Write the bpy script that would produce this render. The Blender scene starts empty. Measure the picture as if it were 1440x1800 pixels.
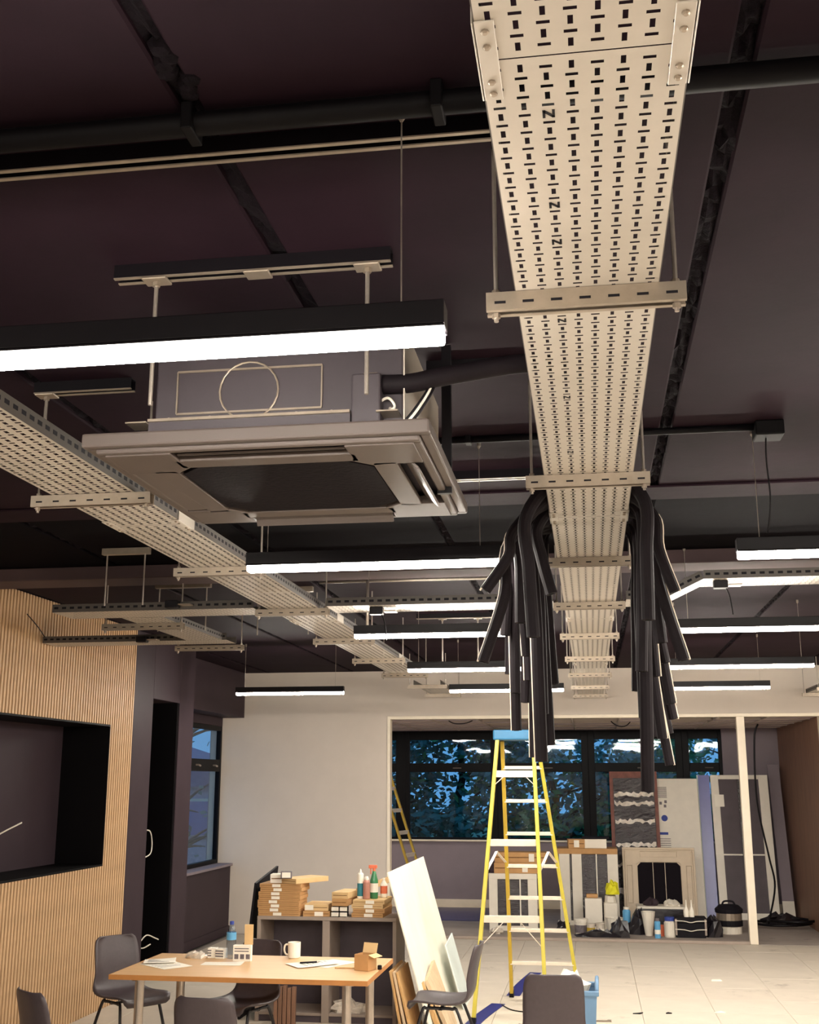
import bpy, bmesh, math, random
from mathutils import Vector, Matrix
random.seed(7)
S = bpy.context.scene
COL = S.collection
PI = math.pi

# ------------------------------------------------------------------ camera
F = 2020.0; CX, CY = 720.0, 900.0; H = 1.88
PITCH = math.atan((1371.0 - CY) / F)
YAW = math.atan((1040.0 - CX) / F * math.cos(PITCH))
c_r = Vector((math.cos(YAW), math.sin(YAW), 0))
c_f = Vector((-math.sin(YAW) * math.cos(PITCH), math.cos(YAW) * math.cos(PITCH), math.sin(PITCH)))
c_u = c_r.cross(c_f)
cam_d = bpy.data.cameras.new('camera'); cam = bpy.data.objects.new('camera', cam_d); COL.objects.link(cam)
m = Matrix.Identity(4)
for i in range(3):
    m[i][0], m[i][1], m[i][2] = c_r[i], c_u[i], -c_f[i]
m[2][3] = H
cam.matrix_world = m
cam_d.sensor_fit = 'HORIZONTAL'; cam_d.sensor_width = 36; cam_d.lens = 36 * F / 1440
cam_d.clip_start = 0.05; cam_d.clip_end = 200
S.camera = cam

# ------------------------------------------------------------------ world, exposure
S.view_settings.view_transform = 'Standard'; S.view_settings.look = 'None'
S.view_settings.gamma = 1; S.view_settings.use_curve_mapping = False
S.view_settings.exposure = 2.7
LAMP = 30.0                      # strength of the pendant diffusers
W = bpy.data.worlds.new('dusk'); S.world = W; W.use_nodes = True
bg = W.node_tree.nodes['Background']
bg.inputs[0].default_value = (0.075, 0.20, 0.36, 1); bg.inputs[1].default_value = .45
S.cycles.use_denoising = True
S.cycles.max_bounces = 8; S.cycles.diffuse_bounces = 5; S.cycles.glossy_bounces = 4
S.cycles.transparent_max_bounces = 12
S.cycles.sample_clamp_indirect = 4.0

# ------------------------------------------------------------------ materials
def lin(h):
    h = h.lstrip('#'); o = []
    for i in (0, 2, 4):
        v = int(h[i:i+2], 16) / 255
        o.append(v / 12.92 if v <= .04045 else ((v + .055) / 1.055) ** 2.4)
    return o

def mat(name, hexc, rough=.5, metal=0., noise=0., scale=8., bump=0., stretch=None, spec=.5, rnd=0., dirt=None):
    """Principled surface with procedural colour variation and fine relief."""
    M = bpy.data.materials.new(name); M.use_nodes = True
    nt = M.node_tree; b = nt.nodes['Principled BSDF']
    c = lin(hexc); col = (*c, 1)
    b.inputs['Base Color'].default_value = col
    b.inputs['Roughness'].default_value = rough; b.inputs['Metallic'].default_value = metal
    b.inputs['Specular IOR Level'].default_value = spec
    if noise or bump or dirt:
        tc = nt.nodes.new('ShaderNodeTexCoord'); mp = nt.nodes.new('ShaderNodeMapping')
        nt.links.new(tc.outputs['Object'], mp.inputs[0])
        if stretch: mp.inputs['Scale'].default_value = stretch
        n = nt.nodes.new('ShaderNodeTexNoise'); n.inputs['Scale'].default_value = scale
        n.inputs['Detail'].default_value = 6; n.inputs['Roughness'].default_value = .6
        nt.links.new(mp.outputs[0], n.inputs['Vector'])
        last = None
        if noise:
            r = nt.nodes.new('ShaderNodeValToRGB')
            r.color_ramp.elements[0].position = .3; r.color_ramp.elements[1].position = .7
            r.color_ramp.elements[0].color = tuple(max(0, v * (1 - noise)) for v in c) + (1,)
            r.color_ramp.elements[1].color = tuple(min(1, v * (1 + noise)) for v in c) + (1,)
            nt.links.new(n.outputs['Fac'], r.inputs[0]); last = r.outputs[0]
        if dirt:
            n2 = nt.nodes.new('ShaderNodeTexNoise'); n2.inputs['Scale'].default_value = dirt[1]
            n2.inputs['Detail'].default_value = 8; n2.inputs['Roughness'].default_value = .7
            gp = nt.nodes.new('ShaderNodeNewGeometry'); nt.links.new(gp.outputs['Position'], n2.inputs['Vector'])
            r2 = nt.nodes.new('ShaderNodeValToRGB')
            r2.color_ramp.elements[0].position = dirt[2]; r2.color_ramp.elements[1].position = dirt[2] + .12
            mx = nt.nodes.new('ShaderNodeMix'); mx.data_type = 'RGBA'
            nt.links.new(n2.outputs['Fac'], r2.inputs[0]); nt.links.new(r2.outputs[0], mx.inputs['Factor'])
            if last: nt.links.new(last, mx.inputs['A'])
            else: mx.inputs['A'].default_value = col
            mx.inputs['B'].default_value = (*lin(dirt[0]), 1); last = mx.outputs['Result']
        if last: nt.links.new(last, b.inputs['Base Color'])
        if bump:
            bp = nt.nodes.new('ShaderNodeBump'); bp.inputs['Strength'].default_value = bump
            bp.inputs['Distance'].default_value = .01
            nt.links.new(n.outputs['Fac'], bp.inputs['Height']); nt.links.new(bp.outputs[0], b.inputs['Normal'])
    return M

def emis(name, hexc, strength):
    M = bpy.data.materials.new(name); M.use_nodes = True; nt = M.node_tree
    nt.nodes.remove(nt.nodes['Principled BSDF'])
    e = nt.nodes.new('ShaderNodeEmission'); e.inputs[0].default_value = (*lin(hexc), 1); e.inputs[1].default_value = strength
    nt.links.new(e.outputs[0], nt.nodes['Material Output'].inputs[0]); return M

def glass(name, tint, refl=.08, wave=0.):
    M = bpy.data.materials.new(name); M.use_nodes = True; nt = M.node_tree
    nt.nodes.remove(nt.nodes['Principled BSDF'])
    t = nt.nodes.new('ShaderNodeBsdfTransparent'); t.inputs[0].default_value = (*lin(tint), 1)
    g = nt.nodes.new('ShaderNodeBsdfGlossy'); g.inputs['Roughness'].default_value = .02
    lw_ = nt.nodes.new('ShaderNodeLayerWeight'); lw_.inputs[0].default_value = .5
    fr = nt.nodes.new('ShaderNodeMath'); fr.operation = 'POWER'; fr.inputs[1].default_value = 5; nt.links.new(lw_.outputs['Facing'], fr.inputs[0])
    ad = nt.nodes.new('ShaderNodeMath'); ad.operation = 'ADD'; ad.inputs[1].default_value = refl; ad.use_clamp = True
    mx = nt.nodes.new('ShaderNodeMixShader')
    nt.links.new(fr.outputs[0], ad.inputs[0]); nt.links.new(ad.outputs[0], mx.inputs[0])
    nt.links.new(t.outputs[0], mx.inputs[1]); nt.links.new(g.outputs[0], mx.inputs[2])
    if wave:
        tc = nt.nodes.new('ShaderNodeTexCoord'); n = nt.nodes.new('ShaderNodeTexNoise'); n.inputs['Scale'].default_value = 2.2
        n.inputs['Detail'].default_value = 1
        bp = nt.nodes.new('ShaderNodeBump'); bp.inputs['Strength'].default_value = wave; bp.inputs['Distance'].default_value = .05
        nt.links.new(tc.outputs['Object'], n.inputs['Vector']); nt.links.new(n.outputs['Fac'], bp.inputs['Height'])
        nt.links.new(bp.outputs[0], g.inputs['Normal'])
    nt.links.new(mx.outputs[0], nt.nodes['Material Output'].inputs[0]); return M

MT = {
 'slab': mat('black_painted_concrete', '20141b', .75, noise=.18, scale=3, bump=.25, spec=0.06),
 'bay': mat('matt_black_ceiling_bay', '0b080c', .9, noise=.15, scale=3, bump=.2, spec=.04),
 'beam': mat('mauve_painted_beam', '4a3b3c', .7, noise=.08, scale=4, spec=.2),
 'mortar': mat('rough_mortar_joint', '120d12', .95, noise=.5, scale=40, bump=1.0, spec=.1),
 'black': mat('black_paint', '060406', .6, noise=.15, scale=6, spec=0.12),
 'frameblack': mat('black_window_frame', '0a090d', .45, spec=0.1),
 'charcoal': mat('charcoal_wall_paint', '3a2f35', .6, noise=.08, scale=3, spec=0.15),
 'void': mat('unlit_black_lining', '070609', .9, noise=.2, scale=5, spec=.1),
 'white_wall': mat('cream_white_plaster', 'c9beb3', .8, noise=.04, scale=2, bump=.05, spec=.2),
 'white_trim': mat('white_gloss_trim', 'e4d8c4', .5, noise=.05, scale=5),
 'grey_wall': mat('mauve_grey_plaster', '8a7f86', .8, noise=.05, scale=3, spec=.2),
 'oak_wall': mat('brown_wood_veneer', '86634f', .55, noise=.22, scale=5, stretch=(6, 6, .5), bump=.05),
 'slat': mat('oak_slat', 'cda981', .55, noise=.16, scale=12, stretch=(8, 8, .7), bump=.05),
 'tile': mat('pale_floor_panel', 'c8bdae', .55, noise=.06, scale=2.5, bump=.04, dirt=('8f8376', 1.7, .60)),
 'floor': mat('grey_screed', '9a8f88', .8, noise=.12, scale=4, bump=.1),
 'back_floor': mat('dusty_grey_screed', '9b9088', .8, noise=.12, scale=3, bump=.1, dirt=('5c5254', 2.3, .6)),
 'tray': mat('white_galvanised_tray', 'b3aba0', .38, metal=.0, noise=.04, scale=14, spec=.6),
 'tray_side_shade': mat('shaded_galvanised_flange', '4a443f', .45, noise=.08, scale=14),  # same metal as the tray, shade on its sides put into the colour
 'galv': mat('galvanised_steel', '9a8d7e', .35, metal=.55, noise=.12, scale=20, spec=.5),
 'steel': mat('bright_zinc_rod', 'aaa096', .35, metal=.7, noise=.1, scale=30),
 'mark': mat('dark_stamped_mark', '131016', .7, noise=.1, scale=9, spec=0.2),
 'lamp_black': mat('black_aluminium', '100d11', .4, noise=.1, scale=10, spec=0.2),
 'fill_glow': emis('back_room_fill_diffuser', 'fff4e6', 7.0),  # glow of the lamp added out of view
 'opal': emis('opal_diffuser', 'fff7ea', LAMP),
 'foam': mat('black_foam_insulation', '150f13', .7, noise=.25, scale=9, bump=.15, spec=.15),
 'foam_cut': mat('pale_cut_edge_of_foam', 'c9bba9', .8, noise=.15, scale=15),
 'ac': mat('taupe_grey_plastic', '544a46', .45, noise=.05, scale=6),
 'ac_body': mat('dusty_grey_sheet_metal', '3a3338', .5, noise=.1, scale=7),
 'grille': mat('dark_intake_mesh', '140f15', .7, noise=.2, scale=60, bump=.3, spec=0.08),
 'chair': mat('charcoal_plastic', '463c3f', .42, noise=.08, scale=40, bump=.08),
 'leg_black': mat('black_tube', '131016', .4, noise=.1, scale=12),
 'beech': mat('beech_laminate', 'd7ae7e', .4, noise=.07, scale=4, stretch=(.6, 8, 8)),
 'beech_edge': mat('orange_beech_edge', 'b97d42', .45, noise=.1, scale=8),
 'chrome': mat('brushed_steel_leg', 'b8aca0', .28, metal=.8, noise=.08, scale=20),
 'shelf': mat('weathered_grey_laminate', '9a8b80', .55, noise=.08, scale=6),
 'shelf_back': mat('plum_grey_panel', '4c4147', .6, noise=.12, scale=5),
 'card': mat('brown_cardboard', 'bb8f5e', .8, noise=.1, scale=8, bump=.05),
 'card_light': mat('pale_cardboard', 'd6b482', .8, noise=.08, scale=8, bump=.05),
 'card_edge': mat('dark_cardboard_edge', '7c5631', .85, noise=.2, scale=30),
 'paper': mat('white_paper', 'efe8da', .8, noise=.03, scale=6),
 'print': mat('grey_print', '6c6468', .8, noise=.3, scale=40),
 'blue_print': mat('blue_print', '2d3f8c', .7, noise=.1, scale=10),
 'yellow': mat('yellow_fibreglass', 'bcae3e', .45, noise=.07, scale=10, stretch=(8, 8, .6)),
 'amber': mat('amber_fibreglass', 'b4962e', .5, noise=.1, scale=10),
 'alu': mat('aluminium_tread', 'd8cbbb', .4, metal=.3, noise=.06, scale=20),
 'cap_blue': mat('teal_blue_plastic', '1f5f84', .45, noise=.1, scale=8),
 'bin_blue': mat('light_blue_plastic', '6688a8', .45, noise=.06, scale=6),
 'strip_blue': mat('deep_blue_vinyl', '20266f', .5, noise=.1, scale=10),
 'pvc': mat('white_plastic', 'ded6c8', .45, noise=.04, scale=8),
 'white_board': mat('smeared_white_board', 'e9e6d8', .6, noise=.06, scale=3, bump=.05, stretch=(3, 3, .6)),
 'timber': mat('sawn_timber', 'c09763', .7, noise=.18, scale=6, stretch=(8, 8, .6), bump=.06),
 'ply': mat('pale_plywood', 'cbb292', .7, noise=.12, scale=5, stretch=(6, 6, .6)),
 'pale_blue': mat('pale_blue_board', 'cbd6d4', .6, noise=.05, scale=4),
 'wrap': mat('black_stretch_wrap', '2b2227', .22, noise=.3, scale=18, stretch=(1, 1, 5), bump=.8, spec=.8),
 'rust': mat('rust_red_edging', '7c4a40', .6, noise=.25, scale=14),
 'foil': mat('crumpled_pale_film', 'cfc3b4', .25, noise=.3, scale=20, bump=.6, spec=.8),
 'bag': mat('black_bin_bag', '1c181e', .3, noise=.25, scale=9, bump=.8, spec=.7),
 'beige': mat('beige_plastic', 'c8b59c', .5, noise=.05, scale=8),
 'tin': mat('pale_tin', 'cfc4b6', .4, metal=.3, noise=.1, scale=15),
 'green': mat('green_liquid', '3c7d54', .25, noise=.05, scale=8),
 'orange': mat('orange_trigger', 'd9704e', .4, noise=.05, scale=8),
 'pink': mat('salmon_can', 'b98273', .4, noise=.06, scale=8),
 'teal': mat('teal_label', '2f7f8e', .5, noise=.1, scale=12),
 'bright_yellow': mat('bright_yellow_cloth', 'd8d21c', .7, noise=.08, scale=20, bump=.2),
 'sky_blue': mat('sky_blue_can', '5fa3d0', .4, noise=.06, scale=10),
 'lavender': mat('blue_protective_film', '6b6ea8', .3, noise=.08, scale=5, spec=.6),
 'navy_sheet': mat('navy_plastic_sheet', '3a3a66', .35, noise=.2, scale=6, bump=.3),
 'clear': glass('clear_bottle_plastic', 'd6dde6', .1),
 'pane': glass('window_glass', 'd8e4ea', .025, wave=.05),
 'ceil_tile': mat('grey_mineral_tile', 'c4b8bc', .85, noise=.06, scale=30, bump=.1),
 'tgrid': mat('white_grid_bar', 'b8aca4', .5, noise=.04, scale=10),
 'bark': mat('dark_bark', '2a2a2a', .9, noise=.3, scale=20, bump=.6),
 'leaf': mat('dusk_green_leaf', '357a46', .5, noise=.35, scale=6),
 'leaf2': mat('dusk_blue_green_leaf', '2a6a66', .5, noise=.35, scale=6),
 'grass': mat('dusk_grass', '5a7a60', .9, noise=.3, scale=30, bump=.5),
 'road': mat('pale_tarmac', 'a8aeb8', .9, noise=.1, scale=20),
 'brick_far': mat('mauve_brick', 'b5a5b8', .9, noise=.15, scale=14),
 'roof_far': mat('slate_purple_roof', '7a6e90', .8, noise=.15, scale=10),
}

# ------------------------------------------------------------------ mesh builder
class MB:
    def __init__(s): s.v = []; s.f = []
    def face(s, pts):
        n = len(s.v); s.v += [tuple(p) for p in pts]; s.f.append(tuple(range(n, n + len(pts))))
    def box(s, x0, x1, y0, y1, z0, z1):
        return s.hexa([(x0,y0,z0),(x1,y0,z0),(x1,y1,z0),(x0,y1,z0),(x0,y0,z1),(x1,y0,z1),(x1,y1,z1),(x0,y1,z1)])
    def hexa(s, p):
        n = len(s.v); s.v += [tuple(q) for q in p]
        for q in ((0,3,2,1),(4,5,6,7),(0,1,5,4),(1,2,6,5),(2,3,7,6),(3,0,4,7)): s.f.append(tuple(n+i for i in q))
        return s
    def bar(s, a, b, w, h, side=None):
        a, b = Vector(a), Vector(b); d = (b - a).normalized()
        x = Vector(side) if side else (Vector((0,0,1)).cross(d) if abs(d.z) < .95 else Vector((1,0,0)))
        x = (x - d * x.dot(d)).normalized(); y = d.cross(x); x *= w/2; y *= h/2
        return s.hexa([a-x-y, a+x-y, a+x+y, a-x+y, b-x-y, b+x-y, b+x+y, b-x+y])
    def tube(s, pts, r, n=8, caps=True, closed=False):
        pts = [Vector(p) for p in pts]; k = len(pts); base = len(s.v)
        rr = r if isinstance(r, (list, tuple)) else [r] * k
        d = (pts[1] - pts[0]).normalized()
        u = Vector((0,0,1)).cross(d)
        if u.length < .1: u = Vector((1,0,0)).cross(d)
        u.normalize()
        for i, p in enumerate(pts):
            if closed: t = pts[(i+1) % k] - pts[i-1]
            else: t = pts[min(i+1, k-1)] - pts[max(i-1, 0)]
            t.normalize(); u = (u - t * u.dot(t)).normalized(); w = t.cross(u)
            for j in range(n):
                a = 2*PI*j/n; s.v.append(tuple(p + (u*math.cos(a) + w*math.sin(a)) * rr[i]))
        for i in range(k if closed else k-1):
            a0 = base + i*n; b0 = base + ((i+1) % k)*n
            for j in range(n): s.f.append((a0+j, a0+(j+1)%n, b0+(j+1)%n, b0+j))
        if caps and not closed:
            s.f.append(tuple(base + j for j in reversed(range(n)))); s.f.append(tuple(base + (k-1)*n + j for j in range(n)))
        return s
    def cyl(s, x, y, z0, z1, r, n=12, r2=None):
        return s.tube([(x,y,z0),(x,y,z1)], [r, r if r2 is None else r2], n)
    def lathe(s, prof, n=16, c=(0,0,0), cap0=True, cap1=True):
        base = len(s.v); k = len(prof)
        for r, z in prof:
            for j in range(n):
                a = 2*PI*j/n; s.v.append((c[0]+r*math.cos(a), c[1]+r*math.sin(a), c[2]+z))
        for i in range(k-1):
            for j in range(n):
                s.f.append((base+i*n+j, base+i*n+(j+1)%n, base+(i+1)*n+(j+1)%n, base+(i+1)*n+j))
        if cap0: s.f.append(tuple(base+j for j in reversed(range(n))))
        if cap1: s.f.append(tuple(base+(k-1)*n+j for j in range(n)))
        return s
    def prism(s, poly, z0, z1):
        n = len(s.v); k = len(poly)
        s.v += [(x,y,z0) for x,y in poly] + [(x,y,z1) for x,y in poly]
        s.f.append(tuple(n+i for i in reversed(range(k)))); s.f.append(tuple(n+k+i for i in range(k)))
        for i in range(k): s.f.append((n+i, n+(i+1)%k, n+k+(i+1)%k, n+k+i))
        return s
    def grid(s, fn, nu, nv):
        n = len(s.v)
        for i in range(nu+1):
            for j in range(nv+1): s.v.append(tuple(fn(i/nu, j/nv)))
        for i in range(nu):
            for j in range(nv):
                a = n+i*(nv+1)+j; s.f.append((a, a+1, a+nv+2, a+nv+1))
        return s
    def xf(s, M):
        s.v = [tuple(M @ Vector(p)) for p in s.v]; return s
    def build(s, name, ma, parent=None, bevel=0, seg=2, smooth=False, solid=0, subsurf=0, label=None, loc=None):
        me = bpy.data.meshes.new(name); me.from_pydata(s.v, [], s.f); me.update()
        bm = bmesh.new(); bm.from_mesh(me); bmesh.ops.recalc_face_normals(bm, faces=bm.faces); bm.to_mesh(me); bm.free()
        o = bpy.data.objects.new(name, me); COL.objects.link(o)
        me.materials.append(MT[ma] if isinstance(ma, str) else ma)
        if parent: o.parent = parent
        if loc: o.location = loc
        if smooth:
            for p in me.polygons: p.use_smooth = True
        if solid:
            q = o.modifiers.new('solid', 'SOLIDIFY'); q.thickness = solid; q.offset = 0
        if bevel:
            q = o.modifiers.new('bevel', 'BEVEL'); q.width = bevel; q.segments = seg; q.limit_method = 'ANGLE'
        if subsurf:
            q = o.modifiers.new('sub', 'SUBSURF'); q.levels = subsurf; q.render_levels = subsurf
        if label: o['label'] = label
        return o

def box(x0, x1, y0, y1, z0, z1): return MB().box(x0, x1, y0, y1, z0, z1)
def tag(o, label, cat, group=None, kind=None):
    o['label'] = label; o['category'] = cat
    if group: o['group'] = group
    if kind: o['kind'] = kind
    return o
def thing(name, label, cat, loc=(0,0,0), rz=0, group=None):
    o = bpy.data.objects.new(name, None); COL.objects.link(o); o.empty_display_size = .1
    o.location = loc; o.rotation_euler = (0,0,rz); return tag(o, label, cat, group)
def struct(o): o['kind'] = 'structure'; return o
def copy_tree(o, parent=None):
    c = o.copy(); COL.objects.link(c)
    if parent: c.parent = parent
    for ch in [q for q in ALLCH.get(o.name, [])]: copy_tree(ch, c)
    return c
ALLCH = {}
def index_children():
    ALLCH.clear()
    for o in bpy.data.objects:
        if o.parent: ALLCH.setdefault(o.parent.name, []).append(o)
def at(x, y, X=None, Y=None, Z=None):
    """World point on a known plane that stands where the photograph shows pixel x, y."""
    d = c_r * ((x - CX) / F) - c_u * ((y - CY) / F) + c_f
    if X is not None: k = X / d.x
    elif Y is not None: k = Y / d.y
    else: k = (Z - H) / d.z
    return Vector((0, 0, H)) + d * k
def smooth_path(p, n=6):
    p = [Vector(q) for q in p]; out = []
    for i in range(len(p) - 1):
        a, b, c, d = p[max(i-1,0)], p[i], p[i+1], p[min(i+2, len(p)-1)]
        for k in range(n):
            t = k / n
            out.append(.5*((2*b) + (c-a)*t + (2*a-5*b+4*c-d)*t*t + (3*b-a-3*c+d)*t**3))
    out.append(p[-1]); return out

# ================================================================== STRUCTURE
CZ = 3.25; YB = 14.74; XL = -4.15; XR = 4.7; YF = -2.6; YW = 18.2; BX = 2.78

# floor: raised access panels, each its own piece
fl = struct(box(-4.9, XR+.2, YF, YW+.2, -.2, -.03).build('floor', 'floor'))
tile_me = None
tx0 = .35 - .6*8; ty0 = 10.5 - .6*7
for i in range(16):
    for j in range(14):
        x, y = tx0 + .6*i, ty0 + .6*j
        x1, y1 = x+.6, min(y+.6, YB+.0)
        if x1 < XL and y < 11.8: continue
        if x < -4.6 or y1 - y < .1: continue
        if y1 - y < .59:
            o = box(0, .597, 0, y1-y-.003, -.03, 0).build('floor_tile', 'tile', fl)
        elif tile_me is None:
            o = box(0, .597, 0, .597, -.03, 0).build('floor_tile', 'tile', fl, bevel=.0015, seg=1); tile_me = o
        else:
            o = tile_me.copy(); COL.objects.link(o)
        o.location = (x, y, random.uniform(-.0012, 0))
box(-4.9, XR, YF, ty0-.003, -.03, 0).build('floor_covering', 'tile', fl)
box(-4.9, XR, YB+.003, YW, -.03, 0).build('floor_covering', 'back_floor', fl, label='dusty grey floor of the back room')
struct(box(-2.5, 1.77, YB-.06, YB+.06, 0, .035).build('trim_1', 'shelf', bevel=.004))

# ceiling: black painted concrete slabs with rough joints
ce = struct(box(-5, XR+.2, YF, YB+.15, CZ+.12, CZ+.25).build('ceiling', 'black'))
edges = [.34 + 1.12*k for k in range(-5, 5)]
for k in range(len(edges)-1):
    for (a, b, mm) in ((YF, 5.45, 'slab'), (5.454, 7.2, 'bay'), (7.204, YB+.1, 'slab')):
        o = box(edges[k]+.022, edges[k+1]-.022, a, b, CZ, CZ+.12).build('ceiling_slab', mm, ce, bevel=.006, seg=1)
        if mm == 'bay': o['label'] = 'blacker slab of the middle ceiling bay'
for x in edges:
    rj = random.Random(int(x*100))
    def jf(u, v, x=x, rj=rj):
        return (x - .024 + .048*u, YF + (YB-YF)*v, CZ + .018 + rj.uniform(-.016, .012))
    MB().grid(jf, 3, 420).build('joint_strip', 'mortar', ce, smooth=False)
lump = MB()
for k in range(7):
    c = (-.76 + random.uniform(-.03, .015), 1.86 + .025*k, CZ + .012)
    lump.lathe([(.001, -.022), (.018, -.016), (.026, 0), (.02, .01)], 7, c)
lump.build('mortar_lump', 'mortar', ce)
# downstand beam and shallow trunking across the ceiling
struct(box(XL, XR, 7.05, 7.35, 3.165, CZ).build('trim_2', 'beam', bevel=.006))
struct(box(XL, XR, 5.42, 5.68, 3.238, CZ).build('trim_3', 'slab', bevel=.006))

# left wall: black backing + oak slats, TV recess
wl = struct(MB().box(XL-.5, XL-.44, YF, 10.22, 0, CZ).build('wall_left', 'void'))
RZ0, RZ1, RY1, RY0 = 1.165, 2.35, 9.715, 6.9
bk = MB()
bk.box(XL-.44, XL-.018, YF, RY0, 0, CZ); bk.box(XL-.44, XL-.018, RY1, 10.22, 0, CZ)
bk.box(XL-.44, XL-.018, RY0, RY1, 0, RZ0); bk.box(XL-.44, XL-.018, RY0, RY1, RZ1, CZ)
bk.build('backing_board', 'void', wl)
rl = MB().box(XL-.44, XL-.43, RY0, RY1, RZ0, RZ1)
rl.build('recess_panel', 'charcoal', wl, label='charcoal panel at the back of the recess')
ln = MB(); ln.box(XL-.43, XL+.002, RY0, RY1, RZ0-.0, RZ0+.015); ln.box(XL-.43, XL+.002, RY0, RY1, RZ1-.015, RZ1)
ln.box(XL-.43, XL+.002, RY1-.015, RY1, RZ0+.015, RZ1-.015)
ln.build('recess_lining', 'black', wl, bevel=.002)
P = .048; slat_cache = {}
def slat(y, z0, z1):
    key = (z0, z1)
    if key not in slat_cache:
        slat_cache[key] = box(-.001, .02, 0, .026, z0, z1).build('slat', 'slat', wl, bevel=.002, seg=1)
        o = slat_cache[key]
    else:
        o = slat_cache[key].copy(); COL.objects.link(o)
    o.location = (XL-.018, y, 0)
k = 0; y = 10.22 - .032
while y > 6.3:
    if RY0 < y + .015 < RY1:
        slat(y, 0.0, RZ0); slat(y, RZ1, CZ)
    else: slat(y, 0.0, CZ)
    y -= P
# cable tail hanging in the recess is a thing, further down

# charcoal frame with a black doorway between slats and window
dr = MB()
dr.box(XL-.6, XL, 10.222, 10.70, 0, CZ); dr.box(XL-.6, XL, 11.44, 11.87, 0, CZ); dr.box(XL-.6, XL, 10.70, 11.44, 2.645, CZ)
struct(dr.build('door_1', 'charcoal', bevel=.004))
dd = bpy.data.objects['door_1']
MB().box(XL-.62, XL-.6, 10.6, 11.6, 0, 2.8).build('back_lining', 'void', dd)
MB().box(XL-.6, XL-.012, 11.40, 11.44, 0, 2.645).build('jamb', 'black', dd)
# window side wall
XW = -4.75
lw = MB()
lw.box(XW-.2, -4.58, 11.87, YB, 0, .82)
lw.box(XW-.2, -4.46, 11.87, YB, 2.67, CZ); lw.box(XW-.2, XW, 11.87, YB, 2.56, 2.67); lw.box(XW-.2, XW, 11.87, 12.1, .82, 2.56)
struct(lw.build('wall_left_rear', 'charcoal', bevel=.004))
struct(box(-4.92, -4.55, 11.9, YB, .82, .85).build('trim_4', 'grey_wall', bevel=.004))
struct(box(-4.58, -4.565, 11.88, YB, 0, .10).build('baseboard_left', 'charcoal', bevel=.003))
# left window
w1 = MB(); x0, x1 = XW-.06, XW
for a in ((12.1,12.16,.85,2.56),(14.68,14.738,.85,2.56),(12.16,14.68,2.5,2.56),(12.16,14.68,.85,.9),(12.16,14.68,1.985,2.135),(13.35,13.43,.9,2.5)):
    w1.box(x0, x1, *a)
w1o = struct(w1.build('window_1', 'frameblack', bevel=.004))
for (a, b) in ((12.16, 13.35), (13.43, 14.68)):
    box(x0+.025, x0+.031, a, b, .9, 1.985).build('pane', 'pane', w1o); box(x0+.025, x0+.031, a, b, 2.135, 2.5).build('pane', 'pane', w1o)
for yy in (13.75, 14.4):
    MB().tube([(XW, yy, 2.06), (XW+.035, yy, 2.06), (XW+.035, yy+.07, 2.05)], .011, 8).build('handle', 'chrome', w1o)

# back partition with wide opening
wb = MB()
wb.box(-4.9, -2.53, YB, YB+.12, 0, CZ); wb.box(-2.53, 2.76, YB, YB+.12, 2.655, CZ); wb.box(2.76, XR+.1, YB, YB+.12, 0, CZ)
struct(wb.build('wall_back', 'white_wall'))
tr = MB(); tr.box(-2.56, -2.52, YB-.012, YB+.13, 0, 2.675); tr.box(-2.52, 2.78, YB-.012, YB+.13, 2.635, 2.675); tr.box(2.755, 2.785, YB-.012, YB+.13, 0, 2.635)
struct(tr.build('trim_5', 'white_trim', bevel=.003))
struct(box(1.775, 1.87, YB-.03, YB+.07, 0, 2.635).build('trim_6', 'white_trim', bevel=.004))
# right and front walls of the main room (out of view)
struct(box(XR, XR+.1, YF, YB, 0, CZ).build('wall_right', 'white_wall'))
struct(box(-4.9, XR+.1, YF-.1, YF, 0, CZ).build('wall_front', 'white_wall'))
# back room
struct(box(BX, BX+.1, YB+.12, YW, 0, 3.2).build('wall_right_rear', 'oak_wall'))
struct(box(-4.95, -4.85, YB+.12, YW, 0, 3.2).build('wall_left_far', 'grey_wall'))
wf = MB(); wf.box(-4.95, BX+.1, YW, YW+.2, 0, .965); wf.box(-4.95, BX+.1, YW, YW+.2, 2.63, 3.2); wf.box(1.96, BX+.1, YW, YW+.2, .965, 2.63)
wf.box(-4.95, -4.6, YW, YW+.2, .965, 2.63)
struct(wf.build('wall_far', 'grey_wall'))
struct(box(-4.6, 1.97, YW-.06, YW+.02, .965, .99).build('trim_7', 'white_trim', bevel=.003))
struct(box(-4.85, BX, YW-.018, YW, 0, .12).build('baseboard_far', 'white_trim', bevel=.003))
cuts = [(-4.6, -2.93), (-2.87, -1.44), (-1.44, -.04), (-.04, 1.375), (1.375, 1.96)]
for n, (a, b) in enumerate(cuts):
    f = MB(); t = .1
    a2, b2 = a + (.02 if n == 0 else .1 if n != 1 else .06), b - .1 + (.05 if n == 4 else 0)
    ya, yb = YW+.04, YW+.11
    f.box(a, a2, ya, yb, .99, 2.63); f.box(b2, b, ya, yb, .99, 2.63); f.box(a2, b2, ya, yb, 2.49, 2.63)
    f.box(a2, b2, ya, yb, .99, 1.02); f.box(a2, b2, ya, yb, 2.0, 2.135)
    o = struct(f.build('window_%d' % (n+2), 'frameblack', bevel=.004))
    box(a2, b2, ya+.03, ya+.036, 1.02, 2.0).build('pane', 'pane', o); box(a2, b2, ya+.03, ya+.036, 2.135, 2.49).build('pane', 'pane', o)
    MB().tube([((a+b)/2+.15, ya, 2.06), ((a+b)/2+.15, ya-.03, 2.06), ((a+b)/2+.03, ya-.03, 2.06)], .009, 6).build('handle', 'chrome', o)
struct(box(-2.93, -2.87, YW+.04, YW+.11, .99, 2.63).build('trim_8', 'frameblack'))
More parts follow.
